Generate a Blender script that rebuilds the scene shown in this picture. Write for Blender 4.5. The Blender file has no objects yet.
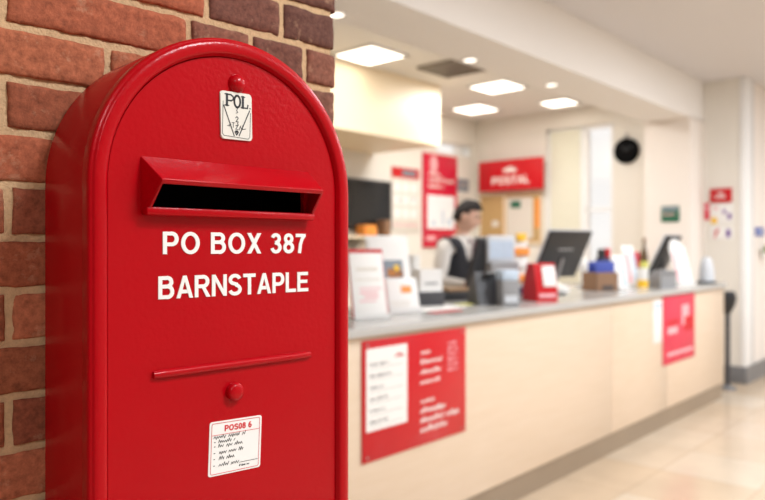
import bpy, bmesh, math, random
from mathutils import Vector, Matrix, noise, Euler

random.seed(7)
SC = bpy.context.scene
COL = SC.collection
PI = math.pi

# ---------------------------------------------------------------- frames
F, CX, HY, CZ = 708.0, 382.5, 247.0, 1.50       # focal length (px), centre column, horizon row, eye height
A = math.atan2(F, 1021 - CX)                    # direction of the counter
B = math.atan2(F, 1110 - CX)                    # direction of the brick wall and the post box
RA = Matrix.Rotation(A, 3, 'Z')
RB = Matrix.Rotation(B, 3, 'Z')
UA, NA = RA @ Vector((1, 0, 0)), RA @ Vector((0, 1, 0))
UB, NB = RB @ Vector((1, 0, 0)), RB @ Vector((0, 1, 0))


def ray(x, y=HY):
    return Vector(((x - CX) / F, 1.0, (HY - y) / F))


def on_t(x, y, t, U=UA, N=NA):
    r = ray(x, y); k = t / r.dot(N)
    return r.dot(U) * k, CZ + r.z * k, k       # s, z, depth


def on_s(x, y, s):
    r = ray(x, y); k = s / r.dot(UA)
    return r.dot(NA) * k, CZ + r.z * k, k      # t, z, depth


def on_h(x, y, z):
    r = ray(x, y); k = (z - CZ) / r.z
    return r.dot(UA) * k, r.dot(NA) * k, k     # s, t, depth


def RP(s, t, z=0.0):
    v = UA * s + NA * t
    return Vector((v.x, v.y, z))


# ---------------------------------------------------------------- materials
def srgb(r, g, b):
    def f(c):
        c /= 255.0
        return c / 12.92 if c <= 0.04045 else ((c + 0.055) / 1.055) ** 2.4
    return (f(r), f(g), f(b), 1.0)


def mat(name, col, rough=0.5, metal=0.0, vary=0.06, scale=12.0, bump=0.0, bscale=60.0, coat=0.0, spec=0.5,
        emit=None, estr=0.0):
    m = bpy.data.materials.new(name); m.use_nodes = True
    nt = m.node_tree; n = nt.nodes; l = nt.links
    p = n['Principled BSDF']
    tc = n.new('ShaderNodeTexCoord')
    nz = n.new('ShaderNodeTexNoise'); nz.inputs['Scale'].default_value = scale; nz.inputs['Detail'].default_value = 5
    l.new(tc.outputs['Object'], nz.inputs['Vector'])
    mx = n.new('ShaderNodeMix'); mx.data_type = 'RGBA'
    mx.inputs[6].default_value = tuple(c * (1 - vary) for c in col[:3]) + (1,)
    mx.inputs[7].default_value = tuple(min(1, c * (1 + vary)) for c in col[:3]) + (1,)
    l.new(nz.outputs['Fac'], mx.inputs[0])
    l.new(mx.outputs[2], p.inputs['Base Color'])
    p.inputs['Roughness'].default_value = rough
    p.inputs['Metallic'].default_value = metal
    p.inputs['Coat Weight'].default_value = coat
    p.inputs['Coat Roughness'].default_value = 0.12
    p.inputs['Specular IOR Level'].default_value = spec
    if bump:
        n2 = n.new('ShaderNodeTexNoise'); n2.inputs['Scale'].default_value = bscale; n2.inputs['Detail'].default_value = 3
        l.new(tc.outputs['Object'], n2.inputs['Vector'])
        bp = n.new('ShaderNodeBump'); bp.inputs['Strength'].default_value = bump; bp.inputs['Distance'].default_value = 0.002
        l.new(n2.outputs['Fac'], bp.inputs['Height']); l.new(bp.outputs['Normal'], p.inputs['Normal'])
        l.new(bp.outputs['Normal'], p.inputs['Coat Normal'])
    if emit:
        p.inputs['Emission Color'].default_value = emit
        p.inputs['Emission Strength'].default_value = estr
    return m


M = {}
M['red_paint'] = mat('red_paint', srgb(174, 1, 16), 0.27, bump=0.25, bscale=140, vary=0.05, scale=9, coat=0.1, spec=0.18)
M['white_paint'] = mat('white_lettering', srgb(240, 238, 234), 0.5)
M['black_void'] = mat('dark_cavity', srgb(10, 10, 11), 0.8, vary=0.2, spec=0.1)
M['plate'] = mat('enamel_plate', srgb(226, 222, 212), 0.35, bump=0.1)
M['ink'] = mat('black_ink', srgb(40, 40, 46), 0.6)
M['ink_grey'] = mat('grey_ink', srgb(96, 96, 102), 0.7)
M['ink_red'] = mat('red_ink', srgb(205, 30, 40), 0.6)
M['paper'] = mat('white_paper', srgb(240, 238, 235), 0.6, vary=0.02)
M['wall'] = mat('cream_wall_paint', srgb(233, 228, 219), 0.75, vary=0.03, scale=1.2)
M['sidewall'] = mat('brown_side_wall', srgb(140, 112, 98), 0.85, vary=0.1, scale=1.0)
M['rearwall'] = mat('beige_rear_wall_paint', srgb(196, 180, 164), 0.8, vary=0.05, scale=1.0)
M['pier'] = mat('pale_pier_paint', srgb(236, 227, 219), 0.7, vary=0.02, scale=1.5)
M['beam'] = mat('white_beam_paint', srgb(240, 236, 232), 0.75, vary=0.02, scale=1.0)
M['ceil'] = mat('ceiling_paint', srgb(218, 214, 214), 0.85, vary=0.02, scale=1.0)
M['ceil_in'] = mat('inner_ceiling_paint', srgb(232, 229, 225), 0.85, vary=0.02, scale=1.0)
M['bulkhead'] = mat('cream_laminate', srgb(242, 224, 194), 0.4, vary=0.03, scale=2)
M['trim_white'] = mat('glossy_white_trim', srgb(244, 244, 244), 0.25, vary=0.02)
M['base_grey'] = mat('grey_skirting', srgb(118, 118, 120), 0.35, vary=0.08)
M['plinth'] = mat('brown_plinth', srgb(150, 132, 112), 0.4, vary=0.1, scale=4)
M['worktop'] = mat('pale_grey_worktop', srgb(188, 186, 182), 0.18, vary=0.08, scale=60)
M['signred'] = mat('sign_red', srgb(200, 12, 28), 0.3, vary=0.04)
M['posterred'] = mat('poster_crimson', srgb(208, 20, 58), 0.35, vary=0.06, scale=3)
M['pinkposter'] = mat('poster_pink_red', srgb(220, 60, 84), 0.5, vary=0.25, scale=7)
M['palepink'] = mat('pale_pink_print', srgb(238, 178, 184), 0.5, vary=0.1)
M['black_plastic'] = mat('black_plastic', srgb(38, 38, 41), 0.4, vary=0.1)
M['dark_plastic'] = mat('dark_grey_plastic', srgb(66, 66, 70), 0.42, vary=0.1)
M['grey_plastic'] = mat('grey_plastic', srgb(150, 150, 152), 0.45, vary=0.06)
M['light_plastic'] = mat('light_grey_plastic', srgb(208, 212, 218), 0.45, vary=0.04)
M['white_plastic'] = mat('white_plastic', srgb(236, 235, 233), 0.35, vary=0.03)
M['steel'] = mat('brushed_steel', srgb(176, 178, 180), 0.3, metal=0.9)
M['screen'] = mat('dark_screen', srgb(22, 24, 28), 0.12, vary=0.3, scale=2)
M['cork'] = mat('tan_cork', srgb(196, 162, 110), 0.8, vary=0.15, scale=50, bump=0.3)
M['orange'] = mat('orange_print', srgb(240, 150, 60), 0.5, vary=0.15)
M['yellow'] = mat('yellow_print', srgb(248, 196, 50), 0.5, vary=0.1)
M['blue'] = mat('blue_card', srgb(58, 76, 164), 0.5, vary=0.1)
M['paleblue'] = mat('pale_blue_print', srgb(192, 208, 226), 0.5, vary=0.15, scale=20)
M['navy'] = mat('navy_card', srgb(40, 46, 84), 0.5)
M['purple'] = mat('purple_print', srgb(120, 80, 160), 0.5)
M['brown'] = mat('brown_cardboard', srgb(142, 108, 82), 0.7, vary=0.1)
M['wood'] = mat('brown_wood', srgb(150, 118, 86), 0.5, vary=0.2, scale=20)
M['greensign'] = mat('green_sign', srgb(36, 104, 78), 0.4, vary=0.08)
M['greyprint'] = mat('grey_blue_print', srgb(128, 138, 148), 0.5, vary=0.15)
M['greyboard'] = mat('pale_notice_print', srgb(222, 216, 206), 0.6, vary=0.08, scale=30)
M['leaf'] = mat('green_leaf', srgb(112, 140, 84), 0.5, vary=0.25)
M['amber'] = mat('amber_liquid', srgb(96, 74, 48), 0.25, vary=0.1)
M['yellowgreen'] = mat('lime_paper', srgb(214, 212, 110), 0.5)
M['skin'] = mat('skin', srgb(222, 178, 156), 0.5, vary=0.05, scale=20, spec=0.3)
M['hair'] = mat('dark_brown_hair', srgb(34, 26, 23), 0.75, vary=0.3, scale=80, bump=0.6, bscale=120)
M['shirt'] = mat('white_shirt_cloth', srgb(232, 226, 220), 0.8, vary=0.04, scale=30, bump=0.3, bscale=40)
M['vest'] = mat('black_waistcoat_cloth', srgb(40, 40, 46), 0.8, vary=0.1, scale=50)
M['trousers'] = mat('charcoal_trouser_cloth', srgb(48, 48, 54), 0.8, vary=0.1)
M['tie'] = mat('dusky_tie_cloth', srgb(104, 62, 74), 0.6, vary=0.2, scale=60)
M['shoe'] = mat('black_leather', srgb(26, 24, 24), 0.3)
M['eye'] = mat('dark_eye', srgb(44, 32, 28), 0.2)
M['lip'] = mat('lip', srgb(176, 104, 94), 0.5)
M['grille'] = mat('dark_vent_metal', srgb(136, 128, 118), 0.5)
M['blind'] = mat('cream_blind_fabric', srgb(228, 226, 208), 0.8, vary=0.03)
M['lamp'] = mat('lamp_diffuser', (1, 1, 1, 1), 0.5, emit=(1.0, 0.92, 0.78, 1), estr=4.5)
M['spot'] = mat('downlight_diffuser', (1, 1, 1, 1), 0.5, emit=(1.0, 0.93, 0.8, 1), estr=2.6)
M['litpane'] = mat('lit_poster_screen', (0.8, 0.8, 0.8, 1), 0.3, emit=(0.93, 0.95, 1.0, 1), estr=0.12)


def m_panel():
    m = mat('counter_laminate', srgb(240, 216, 180), 0.3, vary=0.03, scale=1.0)
    nt = m.node_tree; n = nt.nodes; l = nt.links
    tc = n.new('ShaderNodeTexCoord'); mp = n.new('ShaderNodeMapping'); mp.inputs['Scale'].default_value = (1, 1, 10)
    w = n.new('ShaderNodeTexNoise'); w.inputs['Scale'].default_value = 3.0; w.inputs['Detail'].default_value = 6
    l.new(tc.outputs['Object'], mp.inputs['Vector']); l.new(mp.outputs['Vector'], w.inputs['Vector'])
    cr = n.new('ShaderNodeValToRGB')
    cr.color_ramp.elements[0].color = srgb(219, 195, 168); cr.color_ramp.elements[1].color = srgb(231, 211, 190)
    l.new(w.outputs['Fac'], cr.inputs['Fac']); l.new(cr.outputs['Color'], n['Principled BSDF'].inputs['Base Color'])
    return m


def m_floor():
    m = mat('beige_floor_tile', srgb(214, 190, 160), 0.2)
    nt = m.node_tree; n = nt.nodes; l = nt.links
    tc = n.new('ShaderNodeTexCoord')
    b = n.new('ShaderNodeTexBrick'); b.offset = 0.0
    b.inputs['Scale'].default_value = 1.0
    b.inputs['Brick Width'].default_value = 0.6; b.inputs['Row Height'].default_value = 0.6
    b.inputs['Mortar Size'].default_value = 0.004
    b.inputs['Color1'].default_value = srgb(218, 201, 180); b.inputs['Color2'].default_value = srgb(210, 187, 160)
    b.inputs['Mortar'].default_value = srgb(186, 164, 138)
    l.new(tc.outputs['Object'], b.inputs['Vector'])
    nz = n.new('ShaderNodeTexNoise'); nz.inputs['Scale'].default_value = 3.5; nz.inputs['Detail'].default_value = 6
    l.new(tc.outputs['Object'], nz.inputs['Vector'])
    mx = n.new('ShaderNodeMix'); mx.data_type = 'RGBA'; mx.blend_type = 'MULTIPLY'; mx.inputs[0].default_value = 0.25
    l.new(b.outputs['Color'], mx.inputs[6]); l.new(nz.outputs['Fac'], mx.inputs[7])
    l.new(mx.outputs[2], n['Principled BSDF'].inputs['Base Color'])
    return m


def m_brick():
    m = mat('fired_brick', srgb(168, 92, 66), 0.85, spec=0.25)
    nt = m.node_tree; n = nt.nodes; l = nt.links; p = n['Principled BSDF']
    at = n.new('ShaderNodeAttribute'); at.attribute_name = 'brick_col'
    tc = n.new('ShaderNodeTexCoord')
    n1 = n.new('ShaderNodeTexNoise'); n1.inputs['Scale'].default_value = 90; n1.inputs['Detail'].default_value = 10
    n1.inputs['Roughness'].default_value = 0.7
    l.new(tc.outputs['Object'], n1.inputs['Vector'])
    cr = n.new('ShaderNodeValToRGB'); cr.color_ramp.elements[0].position = 0.3; cr.color_ramp.elements[1].position = 0.7
    cr.color_ramp.elements[0].color = (0.52, 0.48, 0.46, 1); cr.color_ramp.elements[1].color = (1.32, 1.3, 1.28, 1)
    l.new(n1.outputs['Fac'], cr.inputs['Fac'])
    mx = n.new('ShaderNodeMix'); mx.data_type = 'RGBA'; mx.blend_type = 'MULTIPLY'; mx.inputs[0].default_value = 1
    l.new(at.outputs['Color'], mx.inputs[6]); l.new(cr.outputs['Color'], mx.inputs[7])
    # pale lime bloom in patches
    n2 = n.new('ShaderNodeTexNoise'); n2.inputs['Scale'].default_value = 16; n2.inputs['Detail'].default_value = 7
    n2.inputs['Roughness'].default_value = 0.75
    l.new(tc.outputs['Object'], n2.inputs['Vector'])
    c2 = n.new('ShaderNodeValToRGB'); c2.color_ramp.elements[0].position = 0.56; c2.color_ramp.elements[1].position = 0.80
    l.new(n2.outputs['Fac'], c2.inputs['Fac'])
    m2 = n.new('ShaderNodeMix'); m2.data_type = 'RGBA'
    l.new(c2.outputs['Color'], m2.inputs[0]); l.new(mx.outputs[2], m2.inputs[6]); m2.inputs[7].default_value = srgb(206, 164, 132)
    l.new(m2.outputs[2], p.inputs['Base Color'])
    b1 = n.new('ShaderNodeBump'); b1.inputs['Strength'].default_value = 0.9; b1.inputs['Distance'].default_value = 0.0022
    l.new(n1.outputs['Fac'], b1.inputs['Height']); l.new(b1.outputs['Normal'], p.inputs['Normal'])
    return m


def m_mortar():
    m = mat('sandy_mortar', srgb(202, 168, 130), 0.95, vary=0.3, scale=150, bump=1.0, bscale=300, spec=0.2)
    return m


def m_glass():
    m = bpy.data.materials.new('window_glass'); m.use_nodes = True
    nt = m.node_tree; n = nt.nodes; l = nt.links
    n.remove(n['Principled BSDF'])
    t = n.new('ShaderNodeBsdfTransparent'); g = n.new('ShaderNodeBsdfGlossy'); g.inputs['Roughness'].default_value = 0.03
    mx = n.new('ShaderNodeMixShader'); mx.inputs[0].default_value = 0.06; l.new(t.outputs[0], mx.inputs[1]); l.new(g.outputs[0], mx.inputs[2])
    l.new(mx.outputs[0], n['Material Output'].inputs['Surface'])
    return m


M['panel'] = m_panel(); M['floor'] = m_floor(); M['brick'] = m_brick(); M['mortar'] = m_mortar(); M['glass'] = m_glass()


# ---------------------------------------------------------------- mesh builder
class MB:
    def __init__(self):
        self.bm = bmesh.new()

    def _x(self, verts, mtx):
        if mtx is not None:
            bmesh.ops.transform(self.bm, matrix=mtx, verts=verts)

    def box(self, c, size, bevel=0.0, mtx=None, seg=2):
        r = bmesh.ops.create_cube(self.bm, size=1.0)
        v = r['verts']
        for q in v:
            q.co = Vector((q.co.x * size[0] + c[0], q.co.y * size[1] + c[1], q.co.z * size[2] + c[2]))
        if bevel:
            e = list({e for q in v for e in q.link_edges})
            r = bmesh.ops.bevel(self.bm, geom=e, offset=bevel, segments=seg, affect='EDGES', profile=0.5)
            v = list({q for q in r['verts']} | {q for q in v if q.is_valid})
        self._x(v, mtx); return self

    def span(self, lo, hi, bevel=0.0, mtx=None):
        return self.box([(a + b) / 2 for a, b in zip(lo, hi)], [abs(b - a) for a, b in zip(lo, hi)], bevel, mtx)

    def lathe(self, prof, c=(0, 0, 0), seg=32, mtx=None):
        rings = []; nv = []
        for r, z in prof:
            if r < 1e-6:
                v = self.bm.verts.new((c[0], c[1], c[2] + z)); rings.append([v]); nv.append(v)
            else:
                ring = [self.bm.verts.new((c[0] + r * math.cos(2 * PI * i / seg), c[1] + r * math.sin(2 * PI * i / seg), c[2] + z)) for i in range(seg)]
                rings.append(ring); nv += ring
        for a, b in zip(rings, rings[1:]):
            for i in range(seg):
                j = (i + 1) % seg
                if len(a) == 1 and len(b) == 1: continue
                if len(a) == 1: self.bm.faces.new((a[0], b[j], b[i]))
                elif len(b) == 1: self.bm.faces.new((a[i], a[j], b[0]))
                else: self.bm.faces.new((a[i], a[j], b[j], b[i]))
        self._x(nv, mtx); return self

    def cyl(self, c, r, h, axis='z', seg=32, bev=0.0):
        b = min(bev, r * 0.9, h * 0.45)
        prof = [(0, 0), (r - b, 0), (r, b), (r, h - b), (r - b, h), (0, h)] if b else [(0, 0), (r, 0), (r, h), (0, h)]
        m = Matrix.Translation(c)
        if axis == 'x': m = m @ Matrix.Rotation(PI / 2, 4, 'Y')
        if axis == 'y': m = m @ Matrix.Rotation(-PI / 2, 4, 'X')
        return self.lathe(prof, seg=seg, mtx=m)

    def tube(self, pts, r, seg=10, caps=True):
        pts = [Vector(p) for p in pts]; rings = []
        for i, p in enumerate(pts):
            d = (pts[min(i + 1, len(pts) - 1)] - pts[max(i - 1, 0)]).normalized()
            up = Vector((0, 0, 1)) if abs(d.z) < 0.9 else Vector((1, 0, 0))
            a = d.cross(up).normalized(); b = d.cross(a)
            rr = r[i] if isinstance(r, (list, tuple)) else r
            rings.append([self.bm.verts.new(p + (a * math.cos(2 * PI * k / seg) + b * math.sin(2 * PI * k / seg)) * rr) for k in range(seg)])
        for a, b in zip(rings, rings[1:]):
            for k in range(seg):
                j = (k + 1) % seg
                self.bm.faces.new((a[k], a[j], b[j], b[k]))
        if caps:
            self.bm.faces.new(rings[0][::-1]); self.bm.faces.new(rings[-1])
        return self

    def prism(self, poly, y0, y1, mtx=None):
        """poly of (x, z), extruded from y0 to y1"""
        a = [self.bm.verts.new((x, y0, z)) for x, z in poly]
        b = [self.bm.verts.new((x, y1, z)) for x, z in poly]
        n = len(poly)
        self.bm.faces.new(a); self.bm.faces.new(b[::-1])
        for i in range(n):
            j = (i + 1) % n
            self.bm.faces.new((a[j], a[i], b[i], b[j]))
        self._x(a + b, mtx); return self

    def ribbon(self, pts, w, y=0.0, th=0.0004):
        """flat stroke in the xz plane along pts"""
        for (x0, z0), (x1, z1) in zip(pts, pts[1:]):
            d = Vector((x1 - x0, z1 - z0)); L = d.length
            if L < 1e-7: continue
            d /= L; nx, nz = -d.y * w / 2, d.x * w / 2
            ex, ez = d.x * w * 0.4, d.y * w * 0.4
            q = [(x0 - ex + nx, z0 - ez + nz), (x0 - ex - nx, z0 - ez - nz), (x1 + ex - nx, z1 + ez - nz), (x1 + ex + nx, z1 + ez + nz)]
            self.prism(q, y - th, y)
        return self

    def quad(self, pts):
        self.bm.faces.new([self.bm.verts.new(p) for p in pts]); return self

    def build(self, name, material, parent=None, smooth=35, loc=None, rot=None, kind=None):
        bmesh.ops.recalc_face_normals(self.bm, faces=self.bm.faces[:])
        me = bpy.data.meshes.new(name); self.bm.to_mesh(me); self.bm.free()
        me.materials.append(material)
        if smooth:
            for p in me.polygons: p.use_smooth = True
            me.set_sharp_from_angle(angle=math.radians(smooth))
        o = bpy.data.objects.new(name, me); COL.objects.link(o)
        if parent: o.parent = parent
        if loc is not None: o.location = loc
        if rot is not None: o.rotation_euler = rot
        if kind: o['kind'] = kind
        return o


def tag(o, label, cat, group=None):
    o['label'] = label; o['category'] = cat
    if group: o['group'] = group
    return o


def thing(name, label, cat, loc, rz=0.0, group=None):
    o = bpy.data.objects.new(name, None); COL.objects.link(o)
    o.empty_display_size = 0.1
    o.location = loc; o.rotation_euler = (0, 0, rz)
    return tag(o, label, cat, group)


def struct(mb, name, material, smooth=35):
    return mb.build(name, material, smooth=smooth, rot=(0, 0, A), kind='structure')


def copy_tree(o, parent=None):
    c = o.copy(); COL.objects.link(c)
    if parent: c.parent = parent
    for ch in list(o.children):
        copy_tree(ch, c)
    return c


def arc(cx, cz, rx, rz, a0, a1, n=14):
    return [(cx + rx * math.cos(math.radians(a0 + (a1 - a0) * i / n)), cz + rz * math.sin(math.radians(a0 + (a1 - a0) * i / n))) for i in range(n + 1)]


SW = 0.168; HS = SW / 2
# plain grotesque capitals: advance width, strokes (centre lines, butt ends), solid polygons
GL = {
    'P': (.66, [[(HS, 0), (HS, 1)], [(HS, 1 - HS), (.36, 1 - HS)] + arc(.37, .68, .20, .2425, 90, -90) + [(.36, .4375), (HS, .4375)]], []),
    'O': (.80, [arc(.40, .5, .40 - HS, .5 - HS + .008, 0, 360, 36) ], []),
    'B': (.70, [[(HS, 0), (HS, 1)], [(HS, 1 - HS), (.36, 1 - HS)] + arc(.38, .735, .18, .1875, 90, -90) + [(.36, .545), (HS, .545)], [(HS, .545), (.38, .545)] + arc(.40, .31, .20, .235, 90, -90) + [(.38, HS), (HS, HS)]], []),
    'X': (.70, [], [[(0, 1), (.19, 1), (.70, 0), (.51, 0)], [(.51, 1), (.70, 1), (.19, 0), (0, 0)]]),
    '3': (.56, [arc(.26, .74, .175, .19, 165, -80) + [(.22, .545)], [(.22, .545)] + arc(.265, .295, .205, .22, 85, -170)], []),
    '8': (.57, [arc(.28, .74, .17, .185, 0, 360, 28), arc(.28, .295, .205, .22, 0, 360, 28)], []),
    '7': (.56, [[(.0, 1 - HS), (.54, 1 - HS)], [(.47, .93), (.34, .72), (.25, .45), (.20, .0)]], []),
    'A': (.74, [[(.16, .29), (.58, .29)]], [[(0, 0), (.165, 0), (.44, 1), (.29, 1)], [(.74, 0), (.575, 0), (.30, 1), (.45, 1)]]),
    'R': (.72, [[(HS, 0), (HS, 1)], [(HS, 1 - HS), (.38, 1 - HS)] + arc(.40, .705, .195, .2175, 90, -90) + [(.38, .4875), (HS, .4875)]], [[(.30, .47), (.47, .47), (.73, 0), (.54, 0)]]),
    'N': (.72, [[(HS, 0), (HS, 1)], [(.72 - HS, 0), (.72 - HS, 1)]], [[(0, 1), (.165, 1), (.72, 0), (.555, 0)]]),
    'S': (.66, [arc(.33, .725, .235, .20, 15, 180) + arc(.33, .71, .235, .16, 190, 255, 6)[0:] + [(.40, .515)] + arc(.33, .275, .25, .205, 70, 0, 8) + arc(.33, .275, .25, .205, -8, -165)], []),
    'T': (.64, [[(.0, 1 - HS), (.64, 1 - HS)], [(.32, 0), (.32, 1)]], []),
    'L': (.58, [[(HS, 0), (HS, 1)], [(HS, HS), (.58, HS)]], []),
    'E': (.64, [[(HS, 0), (HS, 1)], [(HS, HS), (.64, HS)], [(HS, 1 - HS), (.62, 1 - HS)], [(HS, .52), (.58, .52)]], []),
    '0': (.57, [arc(.28, .5, .205, .5 - HS, 0, 360, 30)], []),
    '6': (.57, [arc(.28, .305, .205, .235, 0, 360, 26), arc(.38, .42, .31, .50, 182, 82, 12)], []),
    ' ': (.30, [], []),
}


def strip(mb, pts, w, y0, y1, T):
    closed = (Vector(pts[0]) - Vector(pts[-1])).length < 1e-6
    q = [Vector(p) for p in pts]
    if closed: q = q[:-1]
    n = len(q); Lf, Rt = [], []
    for i in range(n):
        p = q[i]
        a = q[i - 1] if (closed or i) else None
        b = q[(i + 1) % n] if (closed or i < n - 1) else None
        d0 = (p - a).normalized() if a is not None and (p - a).length > 1e-7 else None
        d1 = (b - p).normalized() if b is not None and (b - p).length > 1e-7 else None
        d = ((d0 or d1) + (d1 or d0)).normalized(); nn = Vector((-d.y, d.x))
        c = 1.0
        if d0 and d1: c = max(0.5, nn.dot(Vector((-d0.y, d0.x))))
        Lf.append(p + nn * (w / 2 / c)); Rt.append(p - nn * (w / 2 / c))
    rings = []
    for l_, r_ in zip(Lf, Rt):
        (lx, lz), (rx, rz) = T(l_), T(r_)
        rings.append([mb.bm.verts.new((lx, y0, lz)), mb.bm.verts.new((rx, y0, rz)), mb.bm.verts.new((rx, y1, rz)), mb.bm.verts.new((lx, y1, lz))])
    m = n if closed else n - 1
    for i in range(m):
        a, b = rings[i], rings[(i + 1) % n]
        for k in range(4): mb.bm.faces.new((a[k], a[(k + 1) % 4], b[(k + 1) % 4], b[k]))
    if not closed:
        mb.bm.faces.new(rings[0]); mb.bm.faces.new(rings[-1][::-1])


def text(name, body, w, h, material, parent, x, z, y, extrude=0.0008, bold=1.0, gap=.10):
    """lettering standing in the xz plane, facing -y, lower-left corner at (x, z), fitted to w x h"""
    tot = sum(GL[c][0] + gap for c in body) - gap
    sx = w / tot; sz = h; mb = MB(); cx = 0.0
    for c in body:
        adv, strokes, polys = GL[c]
        T = lambda p, cx=cx: (x + (cx + p[0]) * sx, z + p[1] * sz)
        for i_, st_ in enumerate(strokes): strip(mb, st_, SW * bold, y - extrude * (1 + .06 * i_), y + .0001, T)
        for i_, pl_ in enumerate(polys): mb.prism([T(p) for p in pl_], y - extrude * (1.2 + .06 * i_), y + .0001)
        cx += adv + gap
    return mb.build(name, material, parent, smooth=0)


def scribble(mb, x, z, w, h, y, rnd, weight=0.16, wordlen=(2, 7)):
    """an unreadable line of writing: words of small up-and-down strokes"""
    cx = x; step = h * 0.42
    while cx < x + w - step:
        n = rnd.randint(*wordlen); pts = []
        for k in range(n * 2):
            if cx > x + w: break
            hi = h if rnd.random() < 0.25 else h * 0.62
            lo = -h * 0.2 if rnd.random() < 0.08 else 0
            pts.append((cx, z + (hi if k % 2 else lo) + rnd.uniform(-0.06, 0.06) * h)); cx += step * rnd.uniform(0.6, 1.1)
        if len(pts) > 1: mb.ribbon(pts, h * weight, y)
        cx += step * 1.2
    return mb


# ================================================================ SETTING
T_C = 2.2                 # counter front
Z_C = CZ - 0.40           # underside of the worktop
Z_W = CZ - 0.362          # worktop surface
S_E = 8.40                # end wall
S_COL = 7.95              # face of the column at the end of the beam
T_BEAM0, T_BEAM1 = 2.67, 3.17
Z_SOF, Z_CEIL, Z_IN = CZ + 1.41, CZ + 1.86, CZ + 1.78
# back wall plane: where the end wall is cut at column 476
T_B = on_s(476, HY, S_E)[0]
T_BULK = on_t(440, 88, 1)[2]; T_BULK = 1.76 / ((HY - 88) / F) / T_BULK
T_PIER = on_s(745, HY, S_E)[0]

mb = MB(); mb.span((-4, -7, -0.1), (14, 8, 0.0)); struct(mb, 'floor', M['floor'])
mb = MB(); mb.span((-4, -7, Z_CEIL), (14, T_BEAM0, Z_CEIL + 0.1)); struct(mb, 'ceiling', M['ceil'])
mb = MB(); mb.span((-1, T_BEAM1, Z_IN), (S_E + 0.3, T_B + 0.3, Z_IN + 0.1)); struct(mb, 'ceiling_inner', M['ceil_in'])
mb = MB(); mb.span((-1, T_BEAM0, Z_SOF), (S_E, T_BEAM1, Z_CEIL + 0.1)); struct(mb, 'trim_1', M['beam'])
# column at the end of the beam
mb = MB(); mb.span((S_COL, T_BEAM0, 0), (S_E, T_BEAM1, Z_SOF + 0.02)); struct(mb, 'trim_2', M['pier'])
# bulkhead of cream panels above the back wall
sR = on_t(440, 88, T_BULK)[0]; zBulk = on_t(440, 146, T_BULK)[1]
mb = MB(); mb.span((-0.5, T_BULK, zBulk), (sR, T_B, Z_IN)); struct(mb, 'trim_3', M['bulkhead'])

# back wall with a strip window above the red poster
w2a = on_t(437, 140, T_B); w2b = on_t(472, 158, T_B)
x0, x1 = w2a[0] , w2b[0]; z1, z0 = w2a[1], w2b[1]
mb = MB()
mb.span((-1, T_B, 0), (x0, T_B + 0.2, Z_IN)); mb.span((x1, T_B, 0), (S_E + 0.3, T_B + 0.2, Z_IN))
mb.span((x0, T_B, 0), (x1, T_B + 0.2, z0)); mb.span((x0, T_B, z1), (x1, T_B + 0.2, Z_IN))
struct(mb, 'wall_back', M['wall'])
xm = (x0 + x1) / 2
mb = MB()
for a, b in (((x0, z0), (x0 + .04, z1)), ((x1 - .04, z0), (x1, z1)), ((xm + .06, z0), (xm + .16, z1)), ((x0, z0), (x1, z0 + .03)), ((x0, z1 - .03), (x1, z1))):
    mb.span((a[0], T_B + 0.04, a[1]), (b[0], T_B + 0.09, b[1]))
w2 = struct(mb, 'window_2', M['trim_white'])
mb = MB(); mb.span((x0, T_B + 0.06, z0), (x1, T_B + 0.066, z1)); mb.build('window_pane', M['glass'], w2)

# end wall with a tall window
tL, zT, _ = on_s(546, 130, S_E); tR = on_s(613, 130, S_E)[0]; zB = 1.0
tM = on_s(583, 130, S_E)[0]
mb = MB()
mb.span((S_E, tL, 0), (S_E + 0.2, T_B + 0.3, Z_IN)); mb.span((S_E, T_PIER, 0), (S_E + 0.2, tR, Z_CEIL))
mb.span((S_E, tR, 0), (S_E + 0.2, tL, zB)); mb.span((S_E, tR, zT), (S_E + 0.2, tL, Z_IN))
struct(mb, 'wall_end', M['wall'])
mb = MB()
f = 0.05
for a, b in (((tL - f, zB), (tL, zT)), ((tR, zB), (tR + f, zT)), ((tM - f, zB), (tM + f, zT)), ((tR, zB), (tL, zB + f)), ((tR, zT - f), (tL, zT)), ((tR, 1.95), (tM, 1.99))):
    mb.span((S_E + 0.05, a[0], a[1]), (S_E + 0.11, b[0], b[1]))
w1 = struct(mb, 'window_1', M['trim_white'])
mb = MB(); mb.span((S_E + 0.08, tR, zB), (S_E + 0.086, tL, zT)); mb.build('window_pane', M['glass'], w1)
mb = MB()
for k in range(9):
    y = tM + f + (tL - f - tM - f) * (k + 0.5) / 9
    mb.box((S_E + 0.03, y, (zB + zT) / 2), (0.012, (tL - tM - 2 * f) / 9 * 1.02, zT - zB - 0.06), 0.003)
mb.build('window_blind', M['blind'], w1)

# pier of the public side and the wall running on behind it
mb = MB(); mb.span((S_E + 0.2, T_PIER, 0), (13, T_PIER + 0.2, Z_CEIL)); struct(mb, 'wall_right', M['pier'])
mb = MB(); mb.span((S_E - 0.012, T_PIER - 0.012, 0.02), (S_E + 0.32, T_PIER + 0.05, Z_CEIL - 0.001), 0.004); struct(mb, 'trim_4', M['trim_white'])
mb = MB(); mb.span((S_E - 0.02, T_PIER - 0.02, 0), (S_E, T_BEAM0, 0.19), 0.005); struct(mb, 'baseboard_end', M['base_grey'])
mb = MB(); mb.span((S_E, T_PIER - 0.02, 0), (12.9, T_PIER - 0.012, 0.19)); struct(mb, 'baseboard_right', M['base_grey'])
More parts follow.
